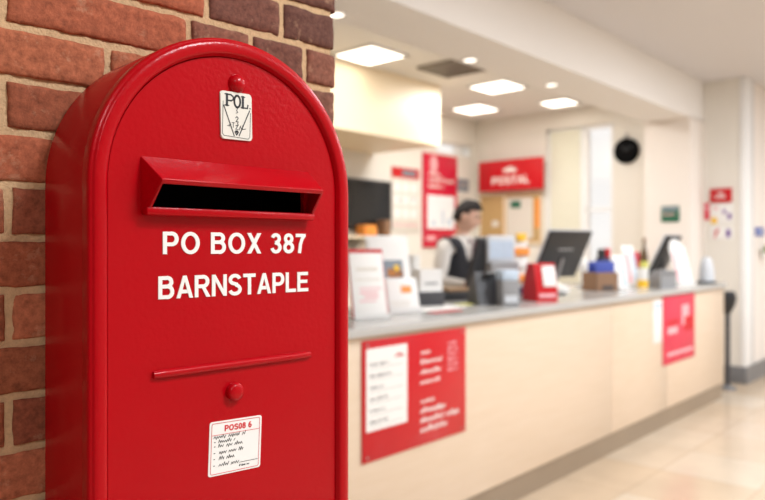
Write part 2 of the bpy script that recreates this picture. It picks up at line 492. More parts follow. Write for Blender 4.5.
# wall far behind the camera on the public side
mb = MB(); mb.span((13, -5, 0), (13.2, T_PIER + 0.2, Z_CEIL)); struct(mb, 'wall_far', M['pier'])
mb = MB(); mb.span((-3, -5.2, 0), (5.6, -5, Z_CEIL)); mb.span((5.6, -5.2, 0), (10.5, -5, 0.5)); mb.span((10.5, -5.2, 0), (13.2, -5, Z_CEIL)); mb.span((5.6, -5.2, 2.9), (10.5, -5, Z_CEIL)); struct(mb, 'wall_front', M['rearwall'])
mb = MB(); mb.span((-3.2, -5.2, 0), (-3, 8, Z_CEIL)); struct(mb, 'wall_side', M['sidewall'])

# ---------------------------------------------------------------- brick wall
T_W = 1.0
sEdge = on_t(335, HY, T_W, UB, NB)[0]
rnd = random.Random(3)
bm = bmesh.new(); cl = bm.loops.layers.float_color.new('brick_col')
ROW = 0.0695; zref = CZ + 117 / 774.0
Jt = 0.0105
zmax = Z_CEIL
k0 = -int(zref / ROW) - 1; k1 = int((zmax - zref) / ROW) + 1


def brick(x0, x1, z0, z1, col):
    fine = 0.9 < z1 < 2.1
    nx = max(4, int((x1 - x0) / 0.009)) if fine else 4
    nz = 8 if fine else 4
    d = 0.10; ee = 0.0032
    gx = [x0, x0 + ee] + [x0 + ee + (x1 - x0 - 2 * ee) * i / (nx - 2) for i in range(1, nx - 2)] + [x1 - ee, x1]
    gz = [z0, z0 + ee] + [z0 + ee + (z1 - z0 - 2 * ee) * i / (nz - 2) for i in range(1, nz - 2)] + [z1 - ee, z1]
    o = rnd.uniform(-0.0016, 0.0016); seed = Vector((rnd.uniform(0, 99), rnd.uniform(0, 99), rnd.uniform(0, 99)))
    grid = []
    for i in range(nx + 1):
        c = []
        for j in range(nz + 1):
            x = gx[i]; z = gz[j]
            ed = (i in (0, nx)) + (j in (0, nz))
            q = noise.noise(Vector((x, z, 0)) * 80 + seed) * 0.0013 + noise.noise(Vector((x, z, 0)) * 25 + seed) * 0.0012
            chip = max(0.0, noise.noise(Vector((x, z, 3)) * 45 + seed) - .25) * .006
            y = o + q + (0.0026 + chip if ed else 0.0) + (0.002 if ed == 2 else 0)
            near = ed or i in (1, nx - 1) or j in (1, nz - 1)
            jx = noise.noise(Vector((x, z, 7)) * 60 + seed) * 0.0019; jz = noise.noise(Vector((x, z, 13)) * 60 + seed) * 0.0019
            if near: x += jx; z += jz
            c.append(bm.verts.new((x, y, z)))
        grid.append(c)
    fs = []
    for i in range(nx):
        for j in range(nz):
            fs.append(bm.faces.new((grid[i][j], grid[i + 1][j], grid[i + 1][j + 1], grid[i][j + 1])))
    loop = [grid[i][0] for i in range(nx + 1)] + [grid[nx][j] for j in range(1, nz + 1)] + [grid[i][nz] for i in range(nx - 1, -1, -1)] + [grid[0][j] for j in range(nz - 1, 0, -1)]
    back = [bm.verts.new((v.co.x, d, v.co.z)) for v in loop]
    for i in range(len(loop)):
        j = (i + 1) % len(loop)
        fs.append(bm.faces.new((loop[j], loop[i], back[i], back[j])))
    for f_ in fs:
        for lp in f_.loops: lp[cl] = col
        f_.smooth = True


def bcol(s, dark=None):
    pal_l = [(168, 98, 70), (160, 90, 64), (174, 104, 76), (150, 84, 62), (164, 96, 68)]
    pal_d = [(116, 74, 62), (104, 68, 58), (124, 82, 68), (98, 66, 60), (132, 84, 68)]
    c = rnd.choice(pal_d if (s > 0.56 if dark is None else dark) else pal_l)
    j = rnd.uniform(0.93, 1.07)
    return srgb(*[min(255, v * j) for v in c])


special = {}      # measured joints for the courses the photograph shows above the box
special[3] = [-0.15, 0.07, 0.295, 0.585, 0.7316]
special[2] = [-0.16, 0.07, 0.288, 0.554, 0.668, 0.782]
special[1] = [-0.05, 0.19, 0.4258, 0.56, 0.672, 0.785]
special[0] = [-0.16, 0.07, 0.288, 0.50, 0.60, 0.725]
special[-1] = [-0.04, 0.18, 0.40, 0.62, 0.735]
for k in range(k0, k1):
    z0 = max(0.004, zref + k * ROW + Jt / 2); z1 = min(zmax - 0.002, zref + (k + 1) * ROW - Jt / 2)
    if z1 - z0 < 0.02: continue
    if k in special:
        js = special[k]
    else:
        js = [-0.16, 0.07, 0.295, 0.52, 0.635, 0.74] if k % 2 == 0 else [-0.04, 0.185, 0.41, 0.56, 0.69]
    js = [-0.40] + js + [sEdge]
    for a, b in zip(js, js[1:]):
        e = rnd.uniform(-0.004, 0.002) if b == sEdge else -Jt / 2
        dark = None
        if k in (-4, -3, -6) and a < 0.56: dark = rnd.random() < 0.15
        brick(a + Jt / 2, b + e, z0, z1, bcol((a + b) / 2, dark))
me = bpy.data.meshes.new('wall_left')
bmesh.ops.recalc_face_normals(bm, faces=bm.faces[:])
bm.to_mesh(me); bm.free()
me.materials.append(M['brick'])
wl = bpy.data.objects.new('wall_left', me); COL.objects.link(wl)
v = NB * T_W; wl.location = v; wl.rotation_euler = (0, 0, B); wl['kind'] = 'structure'
bm = bmesh.new()
nx, nz = 150, 150
za, zb_ = 1.0, 2.0
vv = [[None] * (nz + 1) for _ in range(nx + 1)]
for i in range(nx + 1):
    for j in range(nz + 1):
        x = -0.40 + (sEdge - 0.008 + 0.40) * i / nx; z = za + (zb_ - za) * j / nz
        y = 0.0045 + noise.noise(Vector((x, z, 1)) * 110) * 0.0022 + noise.noise(Vector((x, z, 5)) * 25) * 0.0014
        vv[i][j] = bm.verts.new((x, y, z))
for i in range(nx):
    for j in range(nz):
        bm.faces.new((vv[i][j], vv[i + 1][j], vv[i + 1][j + 1], vv[i][j + 1])).smooth = True
mo = MB(); mo.bm.free(); mo.bm = bm
mo.span((-0.40, 0.006, 0.0), (sEdge - 0.008, 0.10, za)); mo.span((-0.40, 0.006, zb_), (sEdge - 0.008, 0.10, zmax))
mo.span((-0.40, 0.012, za), (sEdge - 0.009, 0.24, zb_))
mo.build('mortar', M['mortar'], wl, smooth=60)

# ================================================================ POST BOX
HW = 0.2015; D_F = 0.846
sL = on_t(89, HY, D_F, UB, NB)[0]; sRr = on_t(350.5, HY, D_F, UB, NB)[0]
HW = (sRr - sL) / 2; sCtr = (sL + sRr) / 2
Z_APEX = CZ + 0.289; ZS = Z_APEX - HW
DEPTH = T_W - D_F - 0.001
v = UB * sCtr + NB * D_F
box = thing('post_box', 'tall red round-topped post box lettered PO BOX 387 BARNSTAPLE, standing against the brick wall', 'post box', (v.x, v.y, 0), B)


def bface(x, y, off=0.008):
    s, z, _ = on_t(x, y, D_F + off, UB, NB)
    return s - sCtr, z


def arch(hw, zb, n=64, nside=6):
    p = [(-hw, zb + (ZS - zb) * i / nside) for i in range(nside)]
    p += [(-hw * math.cos(PI * i / n), ZS + hw * math.sin(PI * i / n)) for i in range(n + 1)]
    p += [(hw, ZS - (ZS - zb) * (i + 1) / nside) for i in range(nside)]
    return p


ZB = 0.07
# body: shell from behind the rim to the wall
mb = MB()
loops = []
for hw, y in ((HW - 0.003, 0.020), (HW - 0.001, 0.024), (HW - 0.001, DEPTH - 0.004), (HW - 0.005, DEPTH)):
    loops.append([mb.bm.verts.new((x, y, z)) for x, z in arch(hw, ZB)])
for a, b in zip(loops, loops[1:]):
    for i in range(len(a) - 1):
        mb.bm.faces.new((a[i], a[i + 1], b[i + 1], b[i]))
    mb.bm.faces.new((a[-1], a[0], b[0], b[-1]))
mb.bm.faces.new(loops[-1])
mb.build('body', M['red_paint'], box)
# rolled rim round the front
mb = MB()
prof = [(0.0006, 0.022), (0, 0.010), (0.0004, 0.0062), (0.0016, 0.0036), (0.0036, 0.0026), (0.0048, 0.0022), (0.0058, 0.0006), (0.0078, -0.0006), (0.0125, -0.0010), (0.0185, -0.0006), (0.0210, 0.0002), (0.0228, 0.0022), (0.0234, 0.0048), (0.0246, 0.0058), (0.0252, 0.009), (0.0252, 0.02)]
loops = []
for off, y in prof:
    loops.append([mb.bm.verts.new((x, y, z)) for x, z in arch(HW - off, ZB + 0.004)])
for a, b in zip(loops, loops[1:]):
    for i in range(len(a) - 1):
        mb.bm.faces.new((a[i], a[i + 1], b[i + 1], b[i]))
mb.build('rim', M['red_paint'], box, smooth=70)
mb = MB(); mb.span((-HW - 0.008, -0.006, 0), (HW + 0.008, DEPTH, ZB + 0.004), 0.006)
mb.build('plinth', M['black_plastic'], box)

# slot geometry
(xa, za1), (xb, zb1) = bface(140, 156), bface(310, 171)
(xc, zc1), (xd, zd1) = bface(140.5, 213.5), bface(308, 219.5)
hx0, hx1 = (xa + xc) / 2, (xb + xd) / 2
hz1, hz0 = (za1 + zb1) / 2, (zc1 + zd1) / 2
LIP = -0.034
(la, lz), (lb, lz2) = bface(162, 178, LIP), bface(324, 191, LIP)
lz = (lz + lz2) / 2
# door with the slot cut out
bm = bmesh.new()
HD = HW - 0.0262
out = [bm.verts.new((x, 0.008, z)) for x, z in arch(HD, ZB + 0.02, 64, 20)]
hole = [bm.verts.new((x, 0.008, z)) for x, z in ((hx0 + .010, hz0 + .008), (hx1 - .010, hz0 + .008), (hx1 - .010, hz1 - .010), (hx0 + .010, hz1 - .010))]
ed = []
for ring in (out, hole):
    for i in range(len(ring)): ed.append(bm.edges.new((ring[i], ring[(i + 1) % len(ring)])))
bmesh.ops.triangle_fill(bm, use_beauty=True, use_dissolve=False, edges=ed)
front = bm.faces[:]
r = bmesh.ops.extrude_face_region(bm, geom=front)
for g in r['geom']:
    if isinstance(g, bmesh.types.BMVert): g.co.y += 0.008
door = MB(); door.bm.free(); door.bm = bm
door = door.build('door', M['red_paint'], box, smooth=30)
# dark cavity behind the slot
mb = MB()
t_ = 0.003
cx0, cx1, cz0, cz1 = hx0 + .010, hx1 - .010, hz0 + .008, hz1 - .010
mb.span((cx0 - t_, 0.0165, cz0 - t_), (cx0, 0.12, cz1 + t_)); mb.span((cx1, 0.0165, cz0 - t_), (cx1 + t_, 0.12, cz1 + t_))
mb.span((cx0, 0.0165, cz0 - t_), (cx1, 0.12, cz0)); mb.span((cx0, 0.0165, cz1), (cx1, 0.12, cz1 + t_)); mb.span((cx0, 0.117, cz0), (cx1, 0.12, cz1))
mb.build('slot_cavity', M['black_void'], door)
# hood
Y0 = 0.0085
TL0, TR0 = (hx0, Y0, hz1), (hx1, Y0, hz1)
TL1, TR1 = (la, LIP, lz), (lb, LIP, lz)
LF = 0.006
TL2, TR2 = (la + .001, LIP + .0025, lz - LF), (lb - .001, LIP + .0025, lz - LF)
BL0, BR0 = (hx0, Y0, hz0), (hx1, Y0, hz0)
BL1, BR1 = (hx0 + .004, -0.006, hz0 + .004), (hx1 - .004, -0.006, hz0 + .004)
bm = bmesh.new()
P = {k: bm.verts.new(p) for k, p in dict(TL0=TL0, TR0=TR0, TL1=TL1, TR1=TR1, TL2=TL2, TR2=TR2, BL0=BL0, BR0=BR0, BL1=BL1, BR1=BR1).items()}
for q in (('TL0', 'TR0', 'TR1', 'TL1'), ('TL1', 'TR1', 'TR2', 'TL2'), ('TL0', 'TL1', 'TL2', 'BL1', 'BL0'), ('TR0', 'BR0', 'BR1', 'TR2', 'TR1')):
    bm.faces.new([P[c] for c in q])
h_ = MB(); h_.bm.free(); h_.bm = bm
hood = h_.build('slot_hood', M['red_paint'], box, smooth=30)
md = hood.modifiers.new('thickness', 'SOLIDIFY'); md.thickness = 0.0045; md.offset = -1
md = hood.modifiers.new('soft', 'BEVEL'); md.width = 0.0018; md.segments = 3; md.limit_method = 'ANGLE'; md.angle_limit = math.radians(25)
mb = MB(); mb.span((hx0 + .001, -0.0085, hz0 - .002), (hx1 - .001, 0.009, hz0 + .0085), 0.003)
mb.build('slot_sill', M['red_paint'], hood)

# lettering
xl, zl = bface(162.5, 254.2); xr, zr = bface(305.5, 254.2); zt = (bface(163, 230.8)[1] + bface(306, 234.6)[1]) / 2
text('lettering', 'PO BOX 387', xr - xl, zt - zl, M['white_paint'], box, xl, zl, 0.008, 0.0012)
xl, zl = bface(158, 298.0); xr, zr = bface(307.8, 292.3); zl = (zl + zr) / 2
zt = (bface(158, 275.6)[1] + bface(308, 272.4)[1]) / 2
text('lettering', 'BARNSTAPLE', xr - xl, zt - zl, M['white_paint'], box, xl, zl, 0.008, 0.0012, gap=.085)

# raised bar, knob, dome rivet
xl, zl = bface(152.5, 373.5); xr, zr = bface(309, 355.5); zm = (zl + zr) / 2
mb = MB()
n = 24; R_ = 0.0056
pts = [(xl + (xr - xl) * i / n, 0.0065, zm) for i in range(n + 1)]
rad = [R_] * (n + 1); rad[0] = rad[-1] = R_ * 0.8
mb.tube(pts, rad, 14)
mb.build('raised_bar', M['red_paint'], box, smooth=50)
xk, zk = bface(236.5, 392, 0.0)
mb = MB()
mb.lathe([(0.0122, 0), (0.0126, 0.002), (0.0126, 0.0062), (0.0118, 0.0088), (0.0088, 0.0106), (0.0045, 0.0114), (0, 0.0116)], mtx=Matrix.Translation((xk, 0.008, zk)) @ Matrix.Rotation(PI / 2, 4, 'X'))
mb.build('lock_knob', M['red_paint'], box, smooth=50)
xk, zk = bface(236.5, 84)
mb = MB()
mb.lathe([(0.0135, 0), (0.0132, 0.002), (0.0122, 0.0042), (0.0098, 0.0075), (0.0065, 0.0098), (0.003, 0.0108), (0, 0.011)], mtx=Matrix.Translation((xk, 0.008, zk)) @ Matrix.Rotation(PI / 2, 4, 'X'))
mb.build('dome_rivet', M['red_paint'], box, smooth=50)


def round_rect(w, h, r, n=6):
    pts = []
    for cx_, cz_, a0 in ((w / 2 - r, h / 2 - r, 0), (-w / 2 + r, h / 2 - r, PI / 2), (-w / 2 + r, -h / 2 + r, PI), (w / 2 - r, -h / 2 + r, 1.5 * PI)):
        for i in range(n + 1):
            a = a0 + PI / 2 * i / n
            pts.append((cx_ + r * math.cos(a), cz_ + r * math.sin(a)))
    return pts


# enamel POL plate
c4 = [bface(219.5, 91, 0.006), bface(254.5, 97, 0.006), bface(251, 140, 0.006), bface(219, 136.5, 0.006)]
px_, pz_ = sum(c[0] for c in c4) / 4, sum(c[1] for c in c4) / 4
PW = 0.0505; PH = 0.0660
plate = MB().prism(round_rect(PW, PH, 0.004), 0.0052, 0.0082)
bmesh.ops.bevel(plate.bm, geom=[e for e in plate.bm.edges if all(abs(v_.co.y - 0.0052) < 1e-6 for v_ in e.verts)], offset=0.001, segments=2, affect='EDGES')
for v_ in plate.bm.verts: v_.co = Matrix.Rotation(math.radians(-1.2), 3, 'Y') @ v_.co
plate = plate.build('enamel_plate', M['plate'], box, smooth=40)
plate.location = (px_, 0, pz_)
mb = MB(); y = 0.0052
S = lambda pts, w: mb.ribbon([(p[0] * PW / 2, p[1] * PH / 2) for p in pts], w, y)
bw = 0.0034; tw = 0.0014
# P with serifs
S([(-.62, .40), (-.62, .86)], bw); S([(-.74, .40), (-.50, .40)], tw); S([(-.74, .86), (-.5, .86)], tw)
S([(-.62, .86), (-.36, .86), (-.24, .80), (-.20, .73), (-.24, .66), (-.36, .61), (-.60, .61)], 0.002)
# O
S([(0.04 + .19 * math.cos(a), .62 + .245 * math.sin(a)) for a in [2 * PI * i / 20 for i in range(21)]], 0.0026)
# L and stop
S([(.40, .39), (.40, .85)], bw); S([(.29, .85), (.52, .85)], tw); S([(.29, .39), (.70, .39), (.73, .53)], 0.0018)
S([(.86, .40), (.88, .40)], 0.0016)
# V lines and frame
S([(-.82, .38), (-.16, -.84)], tw); S([(.84, .30), (.16, -.82)], tw)
fr = [(p[0] * 0.90 / (PW / 2) * (PW / 2) / (PW / 2), p[1]) for p in []]
S([(-.86, .55), (-.90, -.80), (-.80, -.88), (.74, -.92), (.86, -.84), (.90, .2)], 0.0006)
# figures down the middle
S([(-.04, .34), (.06, .34), (.0, .24), (.07, .16), (-.03, .12)], 0.0008)
S([(-.06, -.08), (.02, -.02), (.10, -.08), (-.04, -.24), (.1, -.24), (.06, -.3), (.1, -.38), (-.02, -.42)], 0.0010)
# small crooked row of letters
S([(-.58, -.46), (-.36, -.38)], 0.0008); S([(-.48, -.48), (-.40, -.32)], 0.0007)
S([(-.30, -.30), (-.14, -.30), (-.22, -.30), (-.22, -.50)], 0.0008)
S([(-.06, -.40), (.08, -.40), (-.06, -.56), (.1, -.56)], 0.0008)
S([(.16, -.58), (.24, -.40), (.32, -.56)], 0.0008); S([(.38, -.38), (.38, -.54), (.58, -.50)], 0.0009)
# heart-shaped mark at the foot
S([(0.0, -.80), (-.10, -.68), (-.04, -.63), (0.0, -.68), (.05, -.63), (.10, -.68), (0.0, -.80)], 0.0016)
mb.build('plate_lettering', M['ink'], plate, smooth=0)

# paper notice low on the door
c4 = [bface(209, 423.5, .007), bface(261, 414.5, .007), bface(261, 467, .007), bface(209, 477, .007)]
nx_, nz_ = sum(c[0] for c in c4) / 4, sum(c[1] for c in c4) / 4
NW = ((c4[1][0] - c4[0][0]) + (c4[2][0] - c4[3][0])) / 2
NH = ((c4[0][1] - c4[3][1]) + (c4[1][1] - c4[2][1])) / 2
tilt = math.atan2((c4[1][1] - c4[0][1]) + (c4[2][1] - c4[3][1]), 2 * NW)
rotm = Matrix.Rotation(-tilt, 3, 'Y')
nb = MB().prism(round_rect(NW, NH, 0.0035), 0.0072, 0.0082)
for v_ in nb.bm.verts: v_.co = rotm @ v_.co
note = nb.build('paper_label', M['paper'], box, smooth=30); note.location = (nx_, 0, nz_)


def note_part(mb, name, m):
    for v_ in mb.bm.verts: v_.co = rotm @ v_.co
    return mb.build(name, m, note, smooth=0)


mb = MB(); y = 0.0072
rr = round_rect(NW * 0.92, NH * 0.93, 0.0025, 4); mb.ribbon(rr + rr[:1], 0.0006, y)
mb.ribbon([(-NW * .46, NH * .25), (NW * .46, NH * .25)], 0.0005, y)
note_part(mb, 'red_border', M['ink_red'])
hd = text('heading', 'POS08 6', NW * 0.52, NH * 0.11, M['ink_red'], note, -NW * 0.22, NH * 0.30, y, 0.0004, bold=1.2)
for v_ in hd.data.vertices: v_.co = rotm @ v_.co
mb = MB(); rq = random.Random(5)
for k, (lx, wz, hz) in enumerate([(-.42, .62, .19), (-.33, .32, .10), (-.33, .46, .02), (-.31, .46, -.10), (-.31, .30, -.21), (-.31, .44, -.33)]):
    scribble(mb, lx * NW, hz * NH, wz * NW, NH * 0.062, y, rq, 0.15)
    if k: mb.ribbon([(-.405 * NW, (hz + .02) * NH), (-.39 * NW, (hz + .02) * NH)], 0.001, y)
mb.ribbon([(.08 * NW, -.33 * NH), (.44 * NW, -.33 * NH)], 0.0005, y)
scribble(mb, .08 * NW, -.40 * NH, .2 * NW, NH * .03, y, rq, .25)
note_part(mb, 'handwriting', M['ink'])

# ================================================================ COUNTER
S0, S1 = 0.5, 7.50
T_CB = 2.98
ctr = thing('service_counter', 'long cream service counter with brown plinth running away behind the red post box', 'counter', RP(S0, T_C), A)
joints = [S0, on_t(612, 300, T_C)[0], 6.0, S1]
for a, b in zip(joints, joints[1:]):
    MB().span((a - S0 + .0015, 0, 0.15), (b - S0 - .0015, 0.03, Z_C - 0.001), 0.002).build('front_panel', M['panel'], ctr)
MB().span((0, 0.03, 0.15), (S1 - S0, T_CB - T_C - .05, Z_C - .001)).build('carcass', M['bulkhead'], ctr)
MB().span((0, 0.012, 0.0), (S1 - S0 + .003, T_CB - T_C - .08, 0.15)).build('plinth', M['plinth'], ctr)
# rounded end panel at the far end
mb = MB()
pts = [(0, 0.0)] + [(0.20 * math.sin(a), 0.26 - 0.26 * math.cos(a)) for a in [PI / 2 * i / 10 for i in range(11)]] + [(0.20, T_CB - T_C - .05), (0, T_CB - T_C - .05)]
pts = pts[1:]
lo = [mb.bm.verts.new((S1 - S0 + x, yy, 0.15)) for x, yy in pts]; hi = [mb.bm.verts.new((S1 - S0 + x, yy, Z_C - .001)) for x, yy in pts]
mb.bm.faces.new(lo); mb.bm.faces.new(hi)
for i in range(len(pts)): mb.bm.faces.new((lo[i - 1], lo[i], hi[i], hi[i - 1]))
mb.build('end_panel', M['panel'], ctr)
# worktop
bm = bmesh.new()
y0, y1 = T_C - 0.03, T_CB
out = [(S0, y0), (S1 + .02, y0)] + [(S1 + .02 + .24 * math.sin(a), y0 + .28 - .28 * math.cos(a)) for a in [PI / 2 * i / 10 for i in range(1, 11)]] + [(S1 + .26 if False else S1 + .26, y1), (S0, y1)]
lo = [bm.verts.new((x - S0, yy - T_C, Z_C)) for x, yy in out]; hi = [bm.verts.new((x - S0, yy - T_C, Z_W)) for x, yy in out]
bm.faces.new(lo); top = bm.faces.new(hi)
for i in range(len(out)): bm.faces.new((lo[i - 1], lo[i], hi[i], hi[i - 1]))
bmesh.ops.bevel(bm, geom=list(top.edges), offset=0.008, segments=3, affect='EDGES')
w = MB(); w.bm.free(); w.bm = bm
wk = w.build('worktop', M['worktop'], smooth=40, loc=RP(S0, T_C), rot=(0, 0, A))
tag(wk, 'pale grey worktop with a rounded far end lying along the service counter', 'worktop')

# signs on the counter front
def board(name, label, cat, frame, xa, xb, ya, yb, material, plane, thick=0.008, group=None):
    """flat board on a wall/counter face seen between columns xa..xb; ya/yb = top/bottom rows at its middle"""
    xm = (xa + xb) / 2
    if frame == 't':
        s0 = on_t(xa, HY, plane)[0]; s1 = on_t(xb, HY, plane)[0]
        sm = (s0 + s1) / 2
        xmid = xm
        zt = on_t(xm, ya, plane)[1]; zb = on_t(xm, yb, plane)[1]
        w = s1 - s0; loc = RP(sm, plane - 0.0005, (zt + zb) / 2); rz = A
    else:
        t0 = on_s(xa, HY, plane)[0]; t1 = on_s(xb, HY, plane)[0]
        zt = on_s(xm, ya, plane)[1]; zb = on_s(xm, yb, plane)[1]
        w = t0 - t1; loc = RP(plane - 0.0005, (t0 + t1) / 2, (zt + zb) / 2); rz = A - PI / 2
    h = zt - zb
    o = thing(name, label, cat, loc, rz, group)
    MB().box((0, -thick / 2, 0), (w, thick, h), min(0.002, thick / 3)).build('board', material, o)
    return o, w, h, -thick


rs = random.Random(11)
o, w, h, y = board('counter_sign', 'large red acrylic sign with a white price sheet on the near counter front', 'sign', 't', 361, 464.5, 334, 447.5, M['signred'], T_C)
MB().box((-w * .29, y - .001, h * .09), (w * .36, .002, h * .68)).build('price_sheet', M['paper'], o)
mb = MB()
for k in range(6):
    zz = h * (.29 - .095 * k)
    scribble(mb, -w * .44, zz, w * (.12 + .1 * rs.random()), h * .022, y - .002, rs, .25)
    mb.ribbon([(-w * .44, zz - h * .025), (-w * .15, zz - h * .025)], 0.0015, y - .002)
mb.build('sheet_print', M['ink_grey'], o, smooth=0)
mb = MB(); scribble(mb, -w * .22, h * .33, w * .08, h * .035, y - .002, rs, .3); mb.build('sheet_heading', M['ink_red'], o, smooth=0)
mb = MB()
for k, (ln, hh) in enumerate([(.09, .028), (.2, .036), (.19, .036), (.17, .036), None, (.12, .03), (.25, .044), (.34, .044), (.26, .044)] if False else [(.10, .030), (.23, .040), (.21, .040), (.20, .040), (.14, .034), (.28, .050), (.40, .050), (.28, .050)]):
    zz = h * ([.31, .225, .135, .045, -.125, -.215, -.30, -.385][k])
    mb = MB(); scribble(mb, w * .02, zz, w * ln, h * hh, y, rs, .22, (9, 14)); mb.build('lettering_line', M['white_paint'], o, smooth=0)
mb = MB()
for k in range(6): scribble(mb, w * .30, h * (.36 - .05 * k), w * .11, h * .028, y, rs, .3)
mb.build('small_print', M['palepink'], o, smooth=0)
mb = MB()
for a, b in ((-.46, -.46), (.46, -.46), (-.46, .46), (.46, .46)): MB().cyl((a * w, y - .003, b * h), .006, .003, 'y').build('screw', M['steel'], o)

o, w, h, y = board('counter_poster', 'pink and red poster hung on the far part of the counter front', 'poster', 't', 662.5, 694, 294, 361, M['pinkposter'], T_C, 0.006)
mb = MB()
mb.box((w * .18, y - .001, h * .18), (w * .22, .002, h * .3)); mb.box((-w * .22, y - .001, -h * .02), (w * .3, .002, h * .1)); mb.box((w * .02, y - .001, -h * .36), (w * .8, .002, h * .05))
mb.build('pale_print', M['palepink'], o)
MB().box((w * .3, y - .0012, h * .04), (w * .3, .002, h * .22)).build('red_print', M['ink_red'], o); MB().box((-w * .22, y - .0012, h * .1), (w * .36, .002, h * .06)).build('red_print', M['ink_red'], o)
o, w, h, y = board('counter_leaflet', 'narrow white leaflet beside the pink poster on the counter front', 'leaflet', 't', 653, 661.5, 300, 343, M['paper'], T_C, 0.004)
MB().box((0, y - .001, h * .36), (w * .8, .002, h * .12)).build('blue_heading', M['paleblue'], o)

# ================================================================ WALL THINGS
o, w, h, y = board('wall_screen', 'wide black screen on the back wall behind the post box', 'screen', 't', 325, 388, 179, 229, M['black_plastic'], T_B, 0.06)
MB().box((0, y - .001, 0), (w * .95, .002, h * .92)).build('screen_glass', M['screen'], o)
o, w, h, y = board('price_poster', 'white wall poster with red header on the back wall beside the black screen', 'poster', 't', 391, 418.5, 168, 233, M['greyboard'], T_B, 0.01)
MB().box((0, y - .001, h * .42), (w, .002, h * .16)).build('red_header', M['signred'], o)
MB().box((w * .12, y - .003, h * .42), (w * .5, .002, h * .09)).build('header_picture', M['greyprint'], o)
mb = MB()
for r_ in range(3):
    for c_ in range(3): mb.box(((c_ - 1) * w * .3, y - .001, h * (.2 - .2 * r_)), (w * .24, .002, h * .15))
mb.build('picture_grid', M['paper'], o)
for c_, s_ in (((0, y - .001, -h * .38), (w * .9, .002, h * .02)), ((-w * .2, y - .003, 0), (w * .12, .002, h * .03)), ((w * .28, y - .003, .02), (w * .1, .002, h * .04))): MB().box(c_, s_).build('red_print', M['palepink'], o)

o, w, h, y = board('tall_poster', 'tall crimson poster with a lit white panel on the back wall behind the clerk', 'poster', 't', 422, 455.5, 155, 247.5, M['posterred'], T_B, 0.03)
MB().box((0, y - .001, -h * .12), (w * .8, .003, h * .36)).build('lit_panel', M['litpane'], o)
for c_, s_ in (((w * .05, y - .003, -h * .18), (w * .06, .002, h * .16)), ((-w * .22, y - .003, -h * .24), (w * .1, .002, h * .05)), ((w * .25, y - .003, -h * .22), (w * .1, .002, h * .08))): MB().box(c_, s_).build('panel_picture', M['paleblue'], o)
for zz, ww, hh in ((.27, .42, .035), (.205, .76, .045), (.135, .45, .045)):
    mb = MB(); scribble(mb, -w * .36, h * zz, w * ww, h * hh, y, rs, .24, (5, 12)); mb.build('lettering_line', M['white_paint'], o, smooth=0)
mb = MB()
mb.lathe([(0, 0), (w * .1, 0), (w * .11, .004), (0, .004)], mtx=Matrix.Translation((-w * .22, y, h * .385)) @ Matrix.Diagonal((1, 1, 1.5, 1)) @ Matrix.Rotation(PI / 2, 4, 'X'))
mb.build('pale_emblem', M['palepink'], o)
MB().box((-w * .3, y - .002, -h * .40), (w * .25, .004, h * .05)).build('pale_band', M['palepink'], o)
o, w, h, y = board('wall_notice', 'small grey notice on the back wall just right of the crimson poster', 'notice', 't', 457, 468.5, 179, 192, M['greyprint'], T_B, 0.006)
MB().box((0, y - .001, h * .05), (w * .7, .002, h * .5)).build('print', M['grey_plastic'], o)
o, w, h, y = board('wall_notice', 'pale blank notice below the small grey notice on the back wall', 'notice', 't', 457, 468.5, 194, 203, M['greyboard'], T_B, 0.006)
MB().box((0, y - .001, 0), (w * .7, .002, h * .1)).build('print', M['grey_plastic'], o)

# hanging POSTAL sign in front of the end wall
SP = S_E - 0.12
o, w, h, y = board('hanging_sign', 'red sign lettered POSTAL with a white crest, on the end wall', 'sign', 's', 480, 544, 159.5, 190.5, M['signred'], SP, 0.03)
text('lettering', 'POSTAL', w * .58, h * .25, M['white_paint'], o, -w * .28, -h * .29, y, .002, bold=1.15)
mb = MB()
mb.prism([(x * w * .10 - w * .0, z * h * .15 + h * .14) for x, z in [(-1, 0), (-1.05, .5), (-.7, .25), (-.6, .8), (-.3, .45), (0, 1.1), (.3, .45), (.6, .8), (.7, .25), (1.05, .5), (1, 0)]], y - .002, y)
mb.box((0, y - .001, h * .12), (w * .20, .002, h * .05))
mb.build('crest', M['white_paint'], o)
for sx in (-.4, .4): MB().span((sx * w - .015, 0, -.02), (sx * w + .015, 0.119, .02)).build('bracket', M['steel'], o)

o, w, h, y = board('pin_board', 'tan cork pin board with a pale frame under the red POSTAL sign', 'pin board', 's', 481, 542, 192.5, 244, M['cork'], S_E, 0.02)
mb = MB()
for a, b, c, d in ((-.5, -.5, -.485, .5), (.485, -.5, .5, .5), (-.5, .45, .5, .5), (-.5, -.5, .5, -.46), (-.1, -.5, -.07, .5)):
    mb.span((a * w, y - .012, b * h), (c * w, y, d * h))
mb.build('board_frame', M['bulkhead'], o)
ob = o


def pinned(label, fx, fz, fw, fh, m, kind='notice'):
    t = tag(MB().box((0, -.002, 0), (fw * w, .003, fh * h)).build('pinned_' + kind, M[m]), label, kind, 'notices on the cork board')
    loc = ob.matrix_basis @ Vector((fx * w, y - .001, fz * h)) if False else ob.location + Matrix.Rotation(A - PI / 2, 3, 'Z') @ Vector((fx * w, y - .001, fz * h))
    t.location = loc; t.rotation_euler = (0, 0, A - PI / 2)
    return t


pinned('big pale sheet pinned on the right half of the cork board', .16, 0.0, .42, .78, 'greyboard')
t = pinned('dark green card pinned at the top of the pale sheet on the cork board', .10, .26, .16, .14, 'greensign', 'card'); t.location -= UA * .004
pinned('narrow orange slip at the right edge of the cork board', .44, .08, .07, .55, 'orange', 'slip')
pinned('small pale tag alone on the left half of the cork board', -.24, -.10, .11, .12, 'greyboard', 'tag')

